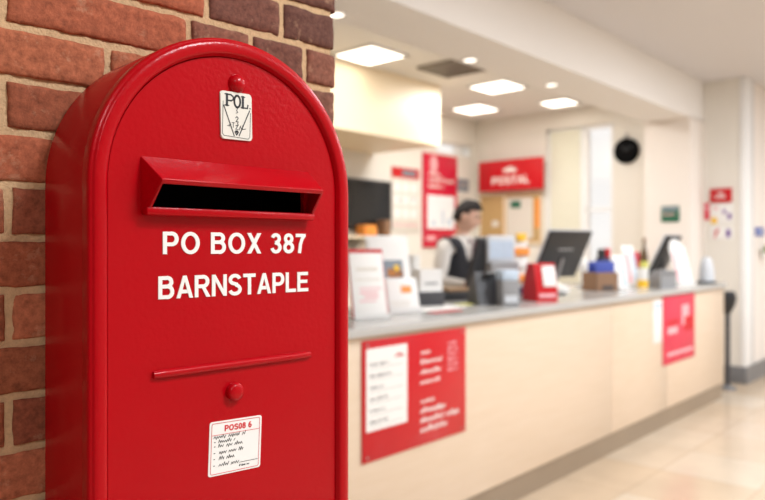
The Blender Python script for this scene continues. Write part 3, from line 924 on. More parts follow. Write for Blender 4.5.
# clock
tcl, zcl, kcl = on_s(627, 151, S_E)
clock = thing('wall_clock', 'round black wall clock high on the end wall beside the column', 'clock', RP(S_E, tcl, zcl), A - PI / 2)
rc = 13.0 * kcl / F
mb = MB(); mb.lathe([(0, 0), (rc, 0), (rc * 1.0, .03), (rc * .95, .05), (rc * .86, .045), (rc * .86, .03), (0, .03)], mtx=Matrix.Rotation(PI / 2, 4, 'X')); mb.build('case', M['black_void'], clock)
mb = MB(); mb.lathe([(0, .031), (rc * .86, .031), (rc * .86, .033), (0, .033)], mtx=Matrix.Rotation(PI / 2, 4, 'X')); mb.build('dial', M['black_void'], clock)
mb = MB(); mb.ribbon([(0, 0), (-rc * .3, rc * .35)], .008, -.036); mb.build('hour_hand', M['dark_plastic'], clock, smooth=0)
mb = MB(); mb.ribbon([(0, 0), (rc * .5, rc * .35)], .006, -.038); mb.build('minute_hand', M['dark_plastic'], clock, smooth=0)
mb = MB(); mb.cyl((0, -.02, rc), .012, .05, 'z'); mb.build('hanger', M['grey_plastic'], clock)

o, w, h, y = board('exit_notice', 'small green and white notice on the pale column', 'notice', 's', 661.5, 679.5, 206, 222, M['greensign'], S_COL, 0.01)
MB().box((0, y - .001, h * .32), (w * .9, .002, h * .26)).build('pale_band', M['greyprint'], o)
mb = MB(); scribble(mb, -w * .35, -h * .1, w * .7, h * .15, y, rs, .25); mb.build('print', M['palepink'], o, smooth=0)

o, w, h, y = board('pier_sign', 'small red sign with white emblem topping the papers on the far end wall', 'sign', 's', 710.5, 732, 188.5, 202.5, M['signred'], S_E, 0.02)
mb = MB(); mb.prism([(x * w * .16, z * h * .2 + h * .05) for x, z in [(-1, 0), (-1, .6), (-.4, .3), (0, 1), (.4, .3), (1, .6), (1, 0)]], y - .002, y); mb.box((0, y - .001, -h * .12), (w * .5, .002, h * .1)); mb.build('emblem', M['white_paint'], o)
o, w, h, y = board('pier_notice', 'white notice with yellow and purple pictures under the small red sign', 'notice', 's', 710.5, 733, 204, 224.5, M['paper'], S_E, 0.006)
MB().box((-w * .33, y - .001, -h * .3), (w * .26, .002, h * .3)).build('yellow_picture', M['yellow'], o)
MB().box((w * .12, y - .001, h * .12), (w * .14, .002, h * .2)).build('purple_picture', M['purple'], o); MB().box((w * .35, y - .001, -h * .1), (w * .16, .002, h * .3)).build('purple_picture', M['purple'], o)
mb = MB(); mb.box((-w * .25, y - .001, h * .3), (w * .2, .002, h * .12)); mb.build('pink_picture', M['palepink'], o)
o, w, h, y = board('pier_notice', 'lowest white notice with red and purple figures on the end wall by the column', 'notice', 's', 710.5, 733, 226.5, 240, M['paper'], S_E, 0.006)
mb = MB(); mb.ribbon([(-w * .3, -h * .3), (-w * .15, h * .3), (-w * .28, h * .1)], h * .12, y); mb.build('red_figure', M['ink_red'], o, smooth=0)
MB().box((w * .3, y - .001, 0), (w * .18, .002, h * .6)).build('purple_figure', M['purple'], o)
o, w, h, y = board('pier_leaflet', 'narrow pink leaflet left of the white picture notice by the column', 'leaflet', 's', 704.5, 709.5, 203, 220, M['pinkposter'], S_E, 0.006)
MB().box((0, y - .001, h * .2), (w * .6, .002, h * .2)).build('pale_print', M['palepink'], o)

# things on the wall running on at the right edge
o, w, h, y = board('blue_notice', 'small blue notice on the right-hand wall at the edge of the view', 'notice', 't', 755, 763, 227.5, 236, M['blue'], T_PIER, 0.01)
MB().box((0, y - .001, 0), (w * .5, .002, h * .3)).build('print', M['paleblue'], o)
sp, zp, kp = on_t(760, 250, T_PIER)
pl = thing('wall_plant', 'small trailing green plant in a white wall pot under the blue notice', 'plant', RP(sp, T_PIER, zp), A)
mb = MB(); mb.lathe([(0, -.10), (.035, -.10), (.055, 0), (.048, 0), (.03, -.08), (0, -.08)], c=(0, -.058, 0)); mb.build('pot', M['trim_white'], pl)
mb = MB()
for k in range(22):
    a = rs.uniform(0, 2 * PI); L = rs.uniform(.07, .17); el = rs.uniform(.0, 1.1)
    base = Vector((0, -.058, -.01)); d = Vector((math.cos(a) * math.cos(el), -abs(math.sin(a)) * math.cos(el) * .7, math.sin(el)))
    tip = base + d * L + Vector((0, 0, -.04)); mid = base + d * L * .6 + Vector((0, 0, .01)); sd = d.cross(Vector((0, 0, 1))).normalized() * .014
    mb.quad([base, mid + sd, tip, mid - sd])
mb.build('leaves', M['leaf'], pl, smooth=0)

# belt barrier post at the far end of the counter
sp, tp, _ = on_h(729, 384, 0.0)
tp = 2.30
sp = on_t(727.5, HY, tp)[0]
bp = thing('barrier_post', 'black belt barrier post at the far rounded end of the counter', 'barrier post', RP(sp, tp, 0), A)
kz = (UA * sp + NA * tp).y
zh = CZ - (291 - HY) * kz / F
mb = MB(); mb.lathe([(0, 0), (.085, 0), (.088, .008), (.08, .022), (.05, .035), (.03, .045), (0, .045)]); mb.build('base', M['base_grey'], bp)
mb = MB(); mb.cyl((0, 0, .04), .026, zh - .2); mb.build('pole', M['dark_plastic'], bp)
mb = MB(); mb.lathe([(0, zh - .24), (.03, zh - .24), (.05, zh - .2), (.075, zh - .15), (.08, zh - .02), (.07, zh), (0, zh)]); mb.build('head', M['black_plastic'], bp)
mb = MB(); mb.box((.0, -.08, zh - .08), (.05, .012, .06), .003); mb.build('belt_clip', M['dark_plastic'], bp)

# ================================================================ CEILING FITTINGS
def corner_light(name, label, cat, xl, xr, yt, yb, Hc, material, group, depth=0.02, inner=0.88, ratio=None):
    """square fitting set in the ceiling, sides along the room: found from its outer columns and rows"""
    xm, ym = (xl + xr) / 2, (yt + yb) / 2
    s, t, k = on_h(xm, ym, Hc)
    # column extent of a unit square there
    d1 = ((xr - xl) * k / F) / (abs(UA.x - ray(xm).x * UA.y) + abs(NA.x - ray(xm).x * NA.y))
    o = thing(name, label, cat, RP(s, t, Hc), A, group)
    a = d1 / 2
    mb = MB()
    for lo, hi in (((-a, -a), (a, -a * inner)), ((-a, a * inner), (a, a)), ((-a, -a), (-a * inner, a)), ((a * inner, -a), (a, a))):
        mb.span((lo[0], lo[1], -depth), (hi[0], hi[1], -.0005))
    mb.build('frame', M['trim_white'] if material != 'grille' else M['grille'], o)
    return o, a


lit = 'square ceiling lights above the staff side'
for lab, xl, xr, yt, yb in (('nearest square ceiling light, above the cream bulkhead panels', 331, 409, 45, 63.5),
                            ('square ceiling light just beyond the dark ceiling vent', 466, 529, 79.5, 92.5),
                            ('square ceiling light beyond the vent, set further left', 449, 502, 103.5, 113.5),
                            ('farthest square ceiling light, close to the beam soffit', 537, 581, 97.5, 106.5)):
    o, a = corner_light('ceiling_light', lab, 'light', xl, xr, yt, yb, Z_IN, 'lamp', lit)
    MB().span((-a * .88, -a * .88, -.014), (a * .88, a * .88, -.001)).build('diffuser', M['lamp'], o)
o, a = corner_light('ceiling_vent', 'dark square air vent in the ceiling between the lights', 'vent', 417, 489, 61, 73, Z_IN, 'grille', None, 0.03)
mb = MB()
for k in range(7): mb.box((0, -a * .88 + a * .88 * 2 * (k + .5) / 7, -.018), (a * 1.74, .03, .006), mtx=None)
mb.build('slats', M['grille'], o)
MB().span((-a * .88, -a * .88, -.006), (a * .88, a * .88, -.001)).build('backing', M['grille'], o)
dl = 'round downlights in the beam soffit'
for lab, x, yy in (('nearest small round downlight in the beam soffit, beside the brick edge', 336, 28), ('round downlight in the beam soffit above the vent', 470, 60), ('farthest round downlight in the beam soffit', 551.5, 84)):
    s, t, k = on_h(x, yy, Z_SOF)
    t = min(max(t, T_BEAM0 + .12), T_BEAM1 - .1); s = on_t(x, HY, t)[0]
    o = thing('downlight', lab, 'light', RP(s, t, Z_SOF), A, dl)
    mb = MB(); mb.lathe([(.046, -.0005), (.062, -.0005), (.062, -.012), (.051, -.014), (.046, -.006)]); mb.build('ring', M['trim_white'], o)
    mb = MB(); mb.lathe([(0, -.001), (.047, -.001), (.047, -.007), (0, -.007)]); mb.build('diffuser', M['spot'], o)

# ================================================================ THINGS ON THE COUNTER
def cpos(x, t, z=Z_W):
    s, _, k = on_t(x, HY, t)
    return RP(s, t, z), k


def hgt(y, k):
    return CZ + (HY - y) * k / F - Z_W


def lean(deg):
    return Matrix.Rotation(math.radians(-deg), 4, 'X')


def card_stand(label, x, t, ytop, wpx, rz, back, face, tilt=16, name='leaflet_stand', tray=True):
    loc, k = cpos(x, t)
    H_ = hgt(ytop, k) / math.cos(math.radians(tilt)); W_ = wpx * k / F
    o = thing(name, label, 'leaflet stand', loc, rz)
    L = Matrix.Translation((0, -.03, 0.004)) @ lean(tilt)
    MB().box((0, .004, H_ / 2), (W_, .008, H_), .002, mtx=L).build('back_board', M[back], o)
    MB().box((0, -.004, H_ * .48), (W_ * .93, .006, H_ * .92), .001, mtx=L).build('leaflet', M[face], o)
    mb = MB(); mb.span((-W_ / 2, -.055, 0), (W_ / 2, .06, .006)); mb.span((-W_ / 2, -.055, 0), (W_ / 2, -.049, .03)); mb.build('foot', M['white_plastic'], o)
    mb = MB(); mb.tube([(0, .055, .004), (0, -.03 + math.sin(math.radians(tilt)) * H_ * .6 + .008, H_ * .58)], .006); mb.build('strut', M['white_plastic'], o)
    return o, W_, H_, L


def on_card(o, name, m, L, parts):
    mb = MB()
    for c, s_ in parts: mb.box((c[0], -.0078, c[1]), (s_[0], .0012, s_[1]), mtx=L)
    return mb.build(name, M[m], o)


RC = A * 0.45
o, w, h, L = card_stand('tall white leaflet with red backing in a stand at the near end of the counter', 369, 2.45, 250, 38, RC, 'signred', 'paper')
on_card(o, 'pink_print', 'palepink', L, [((0, h * .36), (w * .5, h * .03)), ((.01, h * .42), (w * .6, h * .02)), ((.01, h * .30), (w * .4, h * .03)), ((-.01, h * .24), (w * .45, h * .02))])
on_card(o, 'grey_print', 'greyboard', L, [((0, h * .7), (w * .6, h * .05)), ((0, h * .55), (w * .7, h * .02))])
on_card(o, 'red_top', 'signred', L, [((0, h * .965), (w * .98, h * .05))])
o, w, h, L = card_stand('wide white leaflet stand with an orange and grey picture, behind the red-backed leaflet', 391, 2.80, 236, 46, RC, 'white_plastic', 'paper', 14)
on_card(o, 'grey_picture', 'greyprint', L, [((-w * .06, h * .50), (w * .74, h * .3))])
on_card(o, 'orange_picture', 'orange', L, [((w * .12, h * .47), (w * .36, h * .12))])
o2 = on_card(o, 'yellow_picture', 'yellow', Matrix.Translation((0, -.001, 0)) @ L, [((w * .16, h * .54), (w * .12, h * .08))])
o, w, h, L = card_stand('small white card stand in front of the wide picture leaflet', 402.5, 2.52, 279, 35, RC, 'white_plastic', 'paper', 18)
on_card(o, 'orange_picture', 'orange', L, [((w * .12, h * .66), (w * .32, h * .2))])
on_card(o, 'grey_print', 'greyboard', L, [((-w * .1, h * .3), (w * .6, h * .04)), ((-w * .1, h * .2), (w * .5, h * .04))])

# white label printer and cup behind it
loc, k = cpos(426, 2.74)
o = thing('label_printer', 'white boxy printer on a black base behind the small card stand', 'printer', loc, RC)
H_ = hgt(269, k); W_ = 24 * k / F
mb = MB(); mb.box((0, 0, .045), (W_ * 1.25, .15, .09), .008); mb.build('base', M['dark_plastic'], o)
mb = MB(); mb.prism([(-.075, .09), (.075, .09), (.075, H_ * .8), (.03, H_), (-.075, H_)], -W_ / 2, W_ / 2, mtx=Matrix.Rotation(PI / 2, 4, 'Z')); mb.build('housing', M['white_plastic'], o)
MB().box((0, -.076, H_ * .62), (W_ * .6, .004, .012)).build('paper_slot', M['grey_plastic'], o)
loc, k = cpos(414, 2.93)
mb = MB(); mb.lathe([(0, 0), (.032, 0), (.04, hgt(255, k)), (.036, hgt(255, k)), (.03, .01), (0, .01)])
tag(mb.build('paper_cup', M['white_plastic'], loc=loc), 'white cup standing behind the white printer on the counter', 'cup')

# papers lying flat
def sheet(label, xc, yc, wm, hm, rz, m, z=0.0, name='paper_sheet', cat='paper'):
    s, t, k = on_h(xc, yc, Z_W); t = min(max(t, T_C + hm * .5), T_CB - hm * .5); s = on_t(xc, HY, t)[0]
    o = MB().box((0, 0, .0012), (wm, hm, .0022)).build(name, M[m], loc=RP(s, t, Z_W + z), rot=(0, 0, rz))
    return tag(o, label, cat)


sheet('white paper sheet flat on the counter in front of the printer', 432, 308, .42, .22, A, 'paper')
sheet('red card flat at the edge of the white sheet on the counter', 445, 312, .26, .06, A, 'signred', .0026, 'flat_card', 'card')
sheet('lime yellow pad flat on the counter before the dark tray', 470, 304, .22, .10, A, 'yellowgreen', 0, 'paper_pad', 'pad')

# dark tray with a wooden lid in front of the clerk
loc, k = cpos(456, 2.87)
o = thing('cash_tray', 'low black cash tray with a brown wooden lid before the clerk', 'tray', loc, A * .6)
MB().box((0, 0, .03), (.30, .14, .06), .006).build('tray', M['black_plastic'], o)
MB().box((0.03, 0.01, .072), (.26, .13, .022), .004).build('lid', M['wood'], o)


def monitor(label, x, t, ytop, ybot, wm, rz, tilt, roll=0, back='black_plastic', bezel='light_plastic', stand='steel', name='monitor', cat='monitor', badge=True):
    """screen faces away from the public side: its back towards the camera"""
    loc, k = cpos(x, t)
    zt, zb = hgt(ytop, k), hgt(ybot, k)
    H_ = (zt - zb) / math.cos(math.radians(tilt))
    o = thing(name, label, cat, loc, rz)
    L = Matrix.Translation((0, 0, zb)) @ Matrix.Rotation(math.radians(roll), 4, 'Y') @ Matrix.Rotation(math.radians(tilt), 4, 'X')
    MB().box((0, .0, H_ / 2), (wm, .022, H_), .006, mtx=L).build('back_cover', M[back], o)
    MB().box((0, .018, H_ / 2), (wm * 1.01, .016, H_ * 1.01), .004, mtx=L).build('bezel', M[bezel], o)
    MB().box((0, .0275, H_ / 2), (wm * .93, .003, H_ * .9), mtx=L).build('screen', M['screen'], o)
    if badge: MB().box((0, -.0118, H_ * .62), (wm * .36, .002, H_ * .035), mtx=L).build('badge', M['grey_plastic'], o)
    top = L @ Vector((0, -.012, H_ * .42))
    mb = MB(); mb.tube([(0, -.01 + .03, .012), (0, top.y * .4 + .0, top.z * .5), top], [.018, .016, .014], 12); mb.build('stand', M[stand], o)
    mb = MB(); mb.lathe([(0, 0), (.10, 0), (.102, .006), (.09, .012), (.02, .018), (0, .018)]); mb.build('foot', M['dark_plastic'], o)
    return o


monitor('large black monitor on a silver stand in the middle of the counter', 553.5, 2.66, 231.5, 277, .50, A * .8, 26)
monitor('black monitor near the far end of the counter, tilted beside the white leaflet rack', 655, 2.72, 236, 275, .40, A * 1.0, 26, badge=False, bezel='light_plastic', stand='dark_plastic')

# clerk's terminal: big grey screen back, pale panel and payment unit
monitor('dark grey slanted screen directly in front of the clerk', 478, 2.92, 238, 290, .26, A * .9, 18, back='dark_plastic', bezel='dark_plastic', stand='dark_plastic', badge=False)
loc, k = cpos(502, 2.70)
o = thing('counter_scales', 'grey counter scales unit with a pale blue display panel, right of the clerk', 'scales', loc, A * .4)
W_ = 30 * k / F; zt = hgt(237, k); zm_ = hgt(262, k)
mb = MB(); mb.prism([(-.07, 0), (.07, 0), (.06, zm_ * .45), (.03, zm_), (-.04, zm_)], -W_ / 2, W_ / 2, mtx=Matrix.Rotation(PI / 2, 4, 'Z')); mb.build('housing', M['grey_plastic'], o)
MB().box((0, .02, (zm_ + zt) / 2), (W_ * 1.0, .03, zt - zm_ + .02), .006, mtx=None).build('display_panel', M['light_plastic'], o)
MB().box((0, .004, (zm_ + zt) / 2), (W_ * .9, .003, (zt - zm_) * .7)).build('display', M['paleblue'], o)
loc, k = cpos(487, 2.52)
o = thing('card_terminal', 'dark wedge-shaped card terminal in front of the grey scales', 'terminal', loc, A * .35)
W_ = 30 * k / F; zt = hgt(272, k)
mb = MB(); mb.prism([(-.09, 0), (.09, 0), (.07, zt * .6), (.0, zt), (-.02, zt)], -W_ / 2, W_ / 2, mtx=Matrix.Rotation(PI / 2, 4, 'Z')); mb.build('body', M['dark_plastic'], o)
MB().box((0, -.05, zt * .96), (W_ * .5, .06, .01), .003).build('keypad', M['black_plastic'], o)
loc, k = cpos(507.5, 2.36)
o = thing('receipt_printer', 'small grey box with a pale blue top beside the dark card terminal', 'printer', loc, A * .35)
W_ = 18 * k / F; zt = hgt(270, k)
MB().box((0, 0, zt * .36), (W_, .10, zt * .72), .006).build('body', M['grey_plastic'], o)
MB().box((0, 0, zt * .86), (W_ * 1.02, .102, zt * .28), .008).build('top_cover', M['paleblue'], o)
MB().box((0, -.052, zt * .2), (W_ * .8, .004, zt * .2)).build('paper_slot', M['light_plastic'], o)

# stack of bright packs on a slim display
loc, k = cpos(520, 2.70)
o = thing('pack_tower', 'slim white display tower of orange and yellow packs left of the red card box', 'display tower', loc, A * .4)
W_ = 17 * k / F; zt = hgt(234, k)
MB().box((0, .012, zt * .47), (W_, .03, zt * .94), .004).build('tower', M['white_plastic'], o)
for fz, m_, ww in ((.95, 'yellow', .6), (.72, 'orange', 1.0), (.52, 'white_plastic', .9), (.30, 'orange', .7), (.1, 'navy', .7)):
    MB().box((0, -.016, fz * zt), (W_ * ww, .03, zt * .12), .004).build('pack', M[m_], o)

# red box with a white card
loc, k = cpos(539, 2.42)
o = thing('collection_box', 'bright red slanted box with a white card on its face, left of the large monitor', 'box', loc, A * .42)
W_ = 24 * k / F; zt = hgt(263, k)
mb = MB(); mb.prism([(-.10, 0), (.08, 0), (.08, zt * .35), (.02, zt), (-.06, zt), (-.10, zt * .3)], -W_ / 2, W_ / 2, mtx=Matrix.Rotation(PI / 2, 4, 'Z')); mb.build('body', M['signred'], o)
ang = math.atan2(.06, zt * .65)
Lc = Matrix.Translation((W_ * .08, -.05, zt * .67)) @ Matrix.Rotation(-ang * 0 - math.atan2(.06, zt * .65), 4, 'X')
MB().box((0, .0, 0), (W_ * .62, .006, zt * .55), .001, mtx=Matrix.Translation((W_ * .14, -.084, zt * .66)) @ Matrix.Rotation(-math.atan2(.04, zt * .7), 4, 'X')).build('white_card', M['paper'], o)
MB().box((0, -.102, zt * .16), (W_ * .8, .005, zt * .1)).build('pale_strip', M['palepink'], o)

# keyboard-like white device below the big monitor
loc, k = cpos(553, 2.88)
o = thing('telephone', 'white telephone set behind the red box and below the large monitor', 'telephone', loc, A * .5)
mb = MB(); mb.prism([(-.1, 0), (.1, 0), (.1, .03), (-.1, .075)], -.09, .09, mtx=Matrix.Rotation(-PI / 2, 4, 'Z')); mb.build('base', M['white_plastic'], o)
mb = MB(); mb.tube([(-.055, .07, .085), (-.055, .02, .1), (-.055, -.05, .085), (-.055, -.09, .07)], [.026, .018, .018, .026], 10); mb.build('handset', M['light_plastic'], o)
loc, k = cpos(584, 2.90)
mb = MB(); r_ = 6 * k / F
mb.lathe([(0, 0), (r_ * .8, 0), (r_, r_ * .6), (r_, r_ * 1.4), (r_ * .6, r_ * 2.1), (0, r_ * 2.3)])
zz = hgt(272, k)
st = thing('desk_lamp', 'white round-headed desk lamp behind the large monitor and blue box', 'lamp', loc, A)
o = mb.build('lamp_head', M['white_plastic'], st); o.location = (0, 0, zz)
mb = MB(); mb.cyl((0, 0, .01), .012, zz + .01); mb.build('stem', M['grey_plastic'], st)
mb = MB(); mb.cyl((0, 0, 0), .07, .012, bev=.003); mb.build('foot', M['grey_plastic'], st)

# cardboard box with blue folder and black/red items behind
loc, k = cpos(600, 2.60)
o = thing('cardboard_box', 'brown cardboard box of blue folders right of the large monitor', 'box', loc, A * .5)
W_ = 27 * k / F; zt = hgt(272, k)
mb = MB()
for lo, hi in (((-W_ / 2, -.09, 0), (W_ / 2, .09, .006)), ((-W_ / 2, -.09, 0), (W_ / 2, -.084, zt)), ((-W_ / 2, .084, 0), (W_ / 2, .09, zt)), ((-W_ / 2, -.09, 0), (-W_ / 2 + .006, .09, zt)), ((W_ / 2 - .006, -.09, 0), (W_ / 2, .09, zt))): mb.span(lo, hi)
mb.build('carton', M['brown'], o)
MB().box((W_ * .02, -.0925, zt * .2), (W_ * .5, .004, zt * .2)).build('dark_label', M['dark_plastic'], o)
zf = hgt(261, k)
for k_, (yy, lab) in enumerate(((-.05, 'front blue folder standing in the brown cardboard box'), (0.02, 'rear blue folder standing in the brown cardboard box'))):
    f_ = MB().box((0, 0, (zf - .01) / 2), (W_ * .88, .03, zf - .01 - .02 * k_ * 0), .003).build('folder', M['blue'])
    f_.location = loc + Matrix.Rotation(A * .5, 3, 'Z') @ Vector((0, yy, .007)); f_.rotation_euler = (0, 0, A * .5)
    tag(f_, lab, 'folder', 'blue folders in the cardboard box')
loc, k = cpos(603, 2.84)
o = thing('desk_tidy', 'black and red desk tidy behind the blue folders', 'desk tidy', loc, A * .5)
zt = hgt(250, k)
MB().box((0, 0, zt * .4), (.10, .09, zt * .8), .008).build('holder', M['navy'], o)
MB().box((-.02, 0, zt * .88), (.06, .05, zt * .3), .01).build('black_tool', M['black_plastic'], o)
MB().box((.045, 0, zt * .85), (.05, .05, zt * .4), .01).build('red_tool', M['signred'], o)

# leaning white and blue leaflets
def leaf_rack(label, x, t, ytop, wpx, rz, stripes, tilt=14):
    o, w, h, L = card_stand(label, x, t, ytop, wpx, rz, 'white_plastic', 'paper', tilt, 'leaflet_rack')
    for nm, m_, cx_, cw in stripes:
        on_card(o, nm, m_, L, [((cx_ * w, h * .45), (cw * w, h * .7))])
    return o


leaf_rack('white leaflet with pale blue print leaning right of the brown cardboard box', 621, 2.50, 256, 15, A * .45, (('blue_print', 'paleblue', .2, .3),), 16)
leaf_rack('white leaflet with pink and blue stripes, second from the cardboard box', 631.5, 2.58, 246, 15, A * .45, (('pink_print', 'palepink', -.2, .3), ('blue_print', 'paleblue', .28, .25)), 14)
loc, k = cpos(636, 2.84)
zt = hgt(252, k)
o = MB().box((0, 0, zt / 2), (.07, .04, zt), .006).build('pink_carton', M['pinkposter'], loc=loc, rot=(0, 0, A * .5))
tag(o, 'narrow pink red carton standing behind the striped leaflet', 'carton')
# bottle with yellow label and clear tub with yellow
loc, k = cpos(644, 2.70)
o = thing('amber_bottle', 'dark amber bottle with a lime label between the leaflets and the far monitor', 'bottle', loc)
zt = hgt(238, k)
mb = MB(); mb.lathe([(0, 0), (.036, 0), (.038, .01), (.038, zt * .58), (.03, zt * .7), (.014, zt * .8), (.013, zt * .93), (0, zt * .93)]); mb.build('glass', M['amber'], o)
mb = MB(); mb.lathe([(.0385, zt * .2), (.0395, zt * .2), (.0395, zt * .5), (.0385, zt * .5)]); mb.build('lime_label', M['yellowgreen'], o)
mb = MB(); mb.cyl((0, 0, zt * .92), .016, zt * .08); mb.build('cap', M['brown'], o)
loc, k = cpos(642.5, 2.45)
o = thing('plastic_tub', 'white tub with a yellow patch at the counter edge under the amber bottle', 'tub', loc, A * .4)
zt = hgt(268, k); r_ = 5.5 * k / F
mb = MB(); mb.lathe([(0, 0), (r_ * .85, 0), (r_, zt * .9), (r_ * 1.05, zt), (r_ * .9, zt), (r_ * .75, .01), (0, .01)]); mb.build('tub', M['white_plastic'], o)
mb = MB(); mb.lathe([(r_ * .9, .008), (r_ * .93, .008), (r_ * .98, zt * .42), (r_ * .95, zt * .42)]); mb.build('yellow_band', M['yellow'], o)

# grey till unit under far monitor, big white leaflet rack, dome on mat
loc, k = cpos(661, 2.36)
o = thing('till_unit', 'grey till unit standing under the far monitor', 'till', loc, A * .5)
zt = hgt(270, k); W_ = 20 * k / F
mb = MB(); mb.prism([(-.09, 0), (.09, 0), (.08, zt * .55), (.0, zt), (-.09, zt)], -W_ / 2, W_ / 2, mtx=Matrix.Rotation(PI / 2, 4, 'Z')); mb.build('body', M['grey_plastic'], o)
MB().box((0, -.06, zt * .78 + .005), (W_ * .8, .07, .008), mtx=None).build('keypad', M['dark_plastic'], o)
o, w, h, L = card_stand('large pale leaflet rack with a round white top near the far end of the counter', 683, 2.40, 247, 21, A * .45, 'white_plastic', 'paper', 17, 'leaflet_rack')
on_card(o, 'pink_print', 'palepink', L, [((-w * .34, h * .45), (w * .18, h * .8))])
mb = MB(); mb.lathe([(0, 0), (w * .36, 0), (w * .36, .012), (0, .012)], mtx=L @ Matrix.Translation((-w * .1, .004, h * 1.0)) @ Matrix.Rotation(PI / 2, 4, 'X')); mb.build('round_header', M['white_plastic'], o)
loc, k = cpos(706.5, 2.34)
o = thing('dispenser', 'clear pale dispenser on a black mat at the far rounded end of the counter', 'dispenser', loc, A)
zt = hgt(257, k)
mb = MB(); mb.cyl((0, 0, 0), .095, .02, bev=.004); mb.build('mat', M['black_plastic'], o)
mb = MB(); mb.lathe([(0, .02), (.075, .02), (.07, zt * .5), (.05, zt * .85), (.03, zt), (0, zt)]); mb.build('dispenser', M['light_plastic'], o)

# shelf and orange boxes below the wall screen
s0 = 0.6; s1 = on_t(392, HY, T_B - .15)[0]
zsh = on_t(370, 236, T_B - .15)[1]
o = thing('wall_shelf', 'pale shelf on the back wall under the black screen', 'shelf', RP((s0 + s1) / 2, T_B, zsh), A)
MB().span((-(s1 - s0) / 2, -.30, -.03), ((s1 - s0) / 2, 0, 0)).build('shelf_board', M['bulkhead'], o)
for sx in (-.4, .4): MB().prism([(0, -.03), (-.25, -.03), (0, -.25)], sx * (s1 - s0) - .01, sx * (s1 - s0) + .01, mtx=Matrix.Rotation(PI / 2, 4, 'Z')).build('bracket', M['steel'], o)
for lab, xa, xb, yt, m_ in (('low orange box on the shelf under the black screen', 358, 375, 225, 'orange'), ('taller brown orange box at the right end of the shelf', 380, 387.5, 220, 'brown')):
    s_, _, k = on_t((xa + xb) / 2, HY, T_B - .17)
    zt = CZ + (HY - yt) * k / F - zsh; W_ = (xb - xa) * k / F
    o = MB().box((0, 0, zt / 2), (W_, .14, zt), .006).build('carton', M[m_], loc=RP(s_, T_B - .17, zsh), rot=(0, 0, A))
    tag(o, lab, 'carton', 'cartons on the wall shelf')

# ================================================================ CLERK
def skin_mesh(verts, edges, radii, root=0, sub=2):
    me = bpy.data.meshes.new('tmp'); me.from_pydata([Vector(v_) for v_ in verts], edges, [])
    o = bpy.data.objects.new('tmp', me); COL.objects.link(o)
    o.modifiers.new('skin', 'SKIN')
    sd = me.skin_vertices[0].data
    for i, r_ in enumerate(radii):
        sd[i].radius = r_ if isinstance(r_, tuple) else (r_, r_); sd[i].use_root = (i == root)
    ss = o.modifiers.new('sub', 'SUBSURF'); ss.levels = sub; ss.render_levels = sub
    dg = bpy.context.evaluated_depsgraph_get()
    m2 = bpy.data.meshes.new_from_object(o.evaluated_get(dg))
    bpy.data.objects.remove(o); bpy.data.meshes.remove(me)
    return m2


def from_meshes(meshes, voxel, smooth_it=4):
    bm = bmesh.new()
    for m_ in meshes:
        bm.from_mesh(m_); bpy.data.meshes.remove(m_)
    me = bpy.data.meshes.new('tmp'); bm.to_mesh(me); bm.free()
    o = bpy.data.objects.new('tmp', me); COL.objects.link(o)
    r_ = o.modifiers.new('remesh', 'REMESH'); r_.mode = 'VOXEL'; r_.voxel_size = voxel
    s_ = o.modifiers.new('smooth', 'SMOOTH'); s_.factor = 0.5; s_.iterations = smooth_it
    dg = bpy.context.evaluated_depsgraph_get()
    m2 = bpy.data.meshes.new_from_object(o.evaluated_get(dg))
    bpy.data.objects.remove(o); bpy.data.meshes.remove(me)
    for p_ in m2.polygons: p_.use_smooth = True
    return m2


def mesh_child(me, name, m_, parent):
    me.name = name; me.materials.clear(); me.materials.append(m_)
    o = bpy.data.objects.new(name, me); COL.objects.link(o); o.parent = parent
    return o


T_M = 3.30
locm, km = cpos(461, T_M, 0.0)
ztop = CZ + (HY - 200.5) * km / F
scale_m = ztop / 1.80
man = thing('person', 'clerk in white shirt, black waistcoat and tie standing behind the counter looking down', 'person', locm, math.radians(50))
man.scale = (scale_m,) * 3
# facing -y; the right arm lies on -x
sh = 1.46
SHO = {-1: (-.195, .015, sh), 1: (.195, .015, sh)}
ELB = {-1: (-.262, .02, 1.19), 1: (.25, -.02, 1.19)}
WRI = {-1: (-.175, -.165, 1.165), 1: (.13, -.165, 1.17)}
HEADC = Vector((0, -.055, 1.675)); HT = Matrix.Rotation(math.radians(22), 4, 'Z') @ Matrix.Rotation(math.radians(18), 4, 'X')
V = [(0, 0, .98), (0, .01, 1.12), (0, .015, 1.30), (0, .015, 1.43), (0, .0, 1.50), (0, -.03, 1.60)]
E = [(0, 1), (1, 2), (2, 3), (3, 4), (4, 5)]
R_ = [(.14, .10), (.13, .095), (.15, .10), (.13, .085), (.058, .056), (.055, .055)]
for sd_ in (-1, 1):
    b = len(V)
    hip = (sd_ * .095, 0, .92)
    V += [hip, (sd_ * .10, -.01, .50), (sd_ * .10, .02, .09), (sd_ * .11, -.13, .035)]
    E += [(0, b), (b, b + 1), (b + 1, b + 2), (b + 2, b + 3)]; R_ += [.085, .055, .04, .035]
    b = len(V)
    S_, L_, W2 = SHO[sd_], ELB[sd_], WRI[sd_]
    d = (Vector(W2) - Vector(L_)).normalized()
    palm = Vector(W2) + d * .06
    V += [S_, L_, W2, tuple(palm)]
    E += [(3, b), (b, b + 1), (b + 1, b + 2), (b + 2, b + 3)]; R_ += [.055, .04, .028, (.036, .02)]
body_me = skin_mesh(V, E, R_, 0, 2)
parts = [body_me]
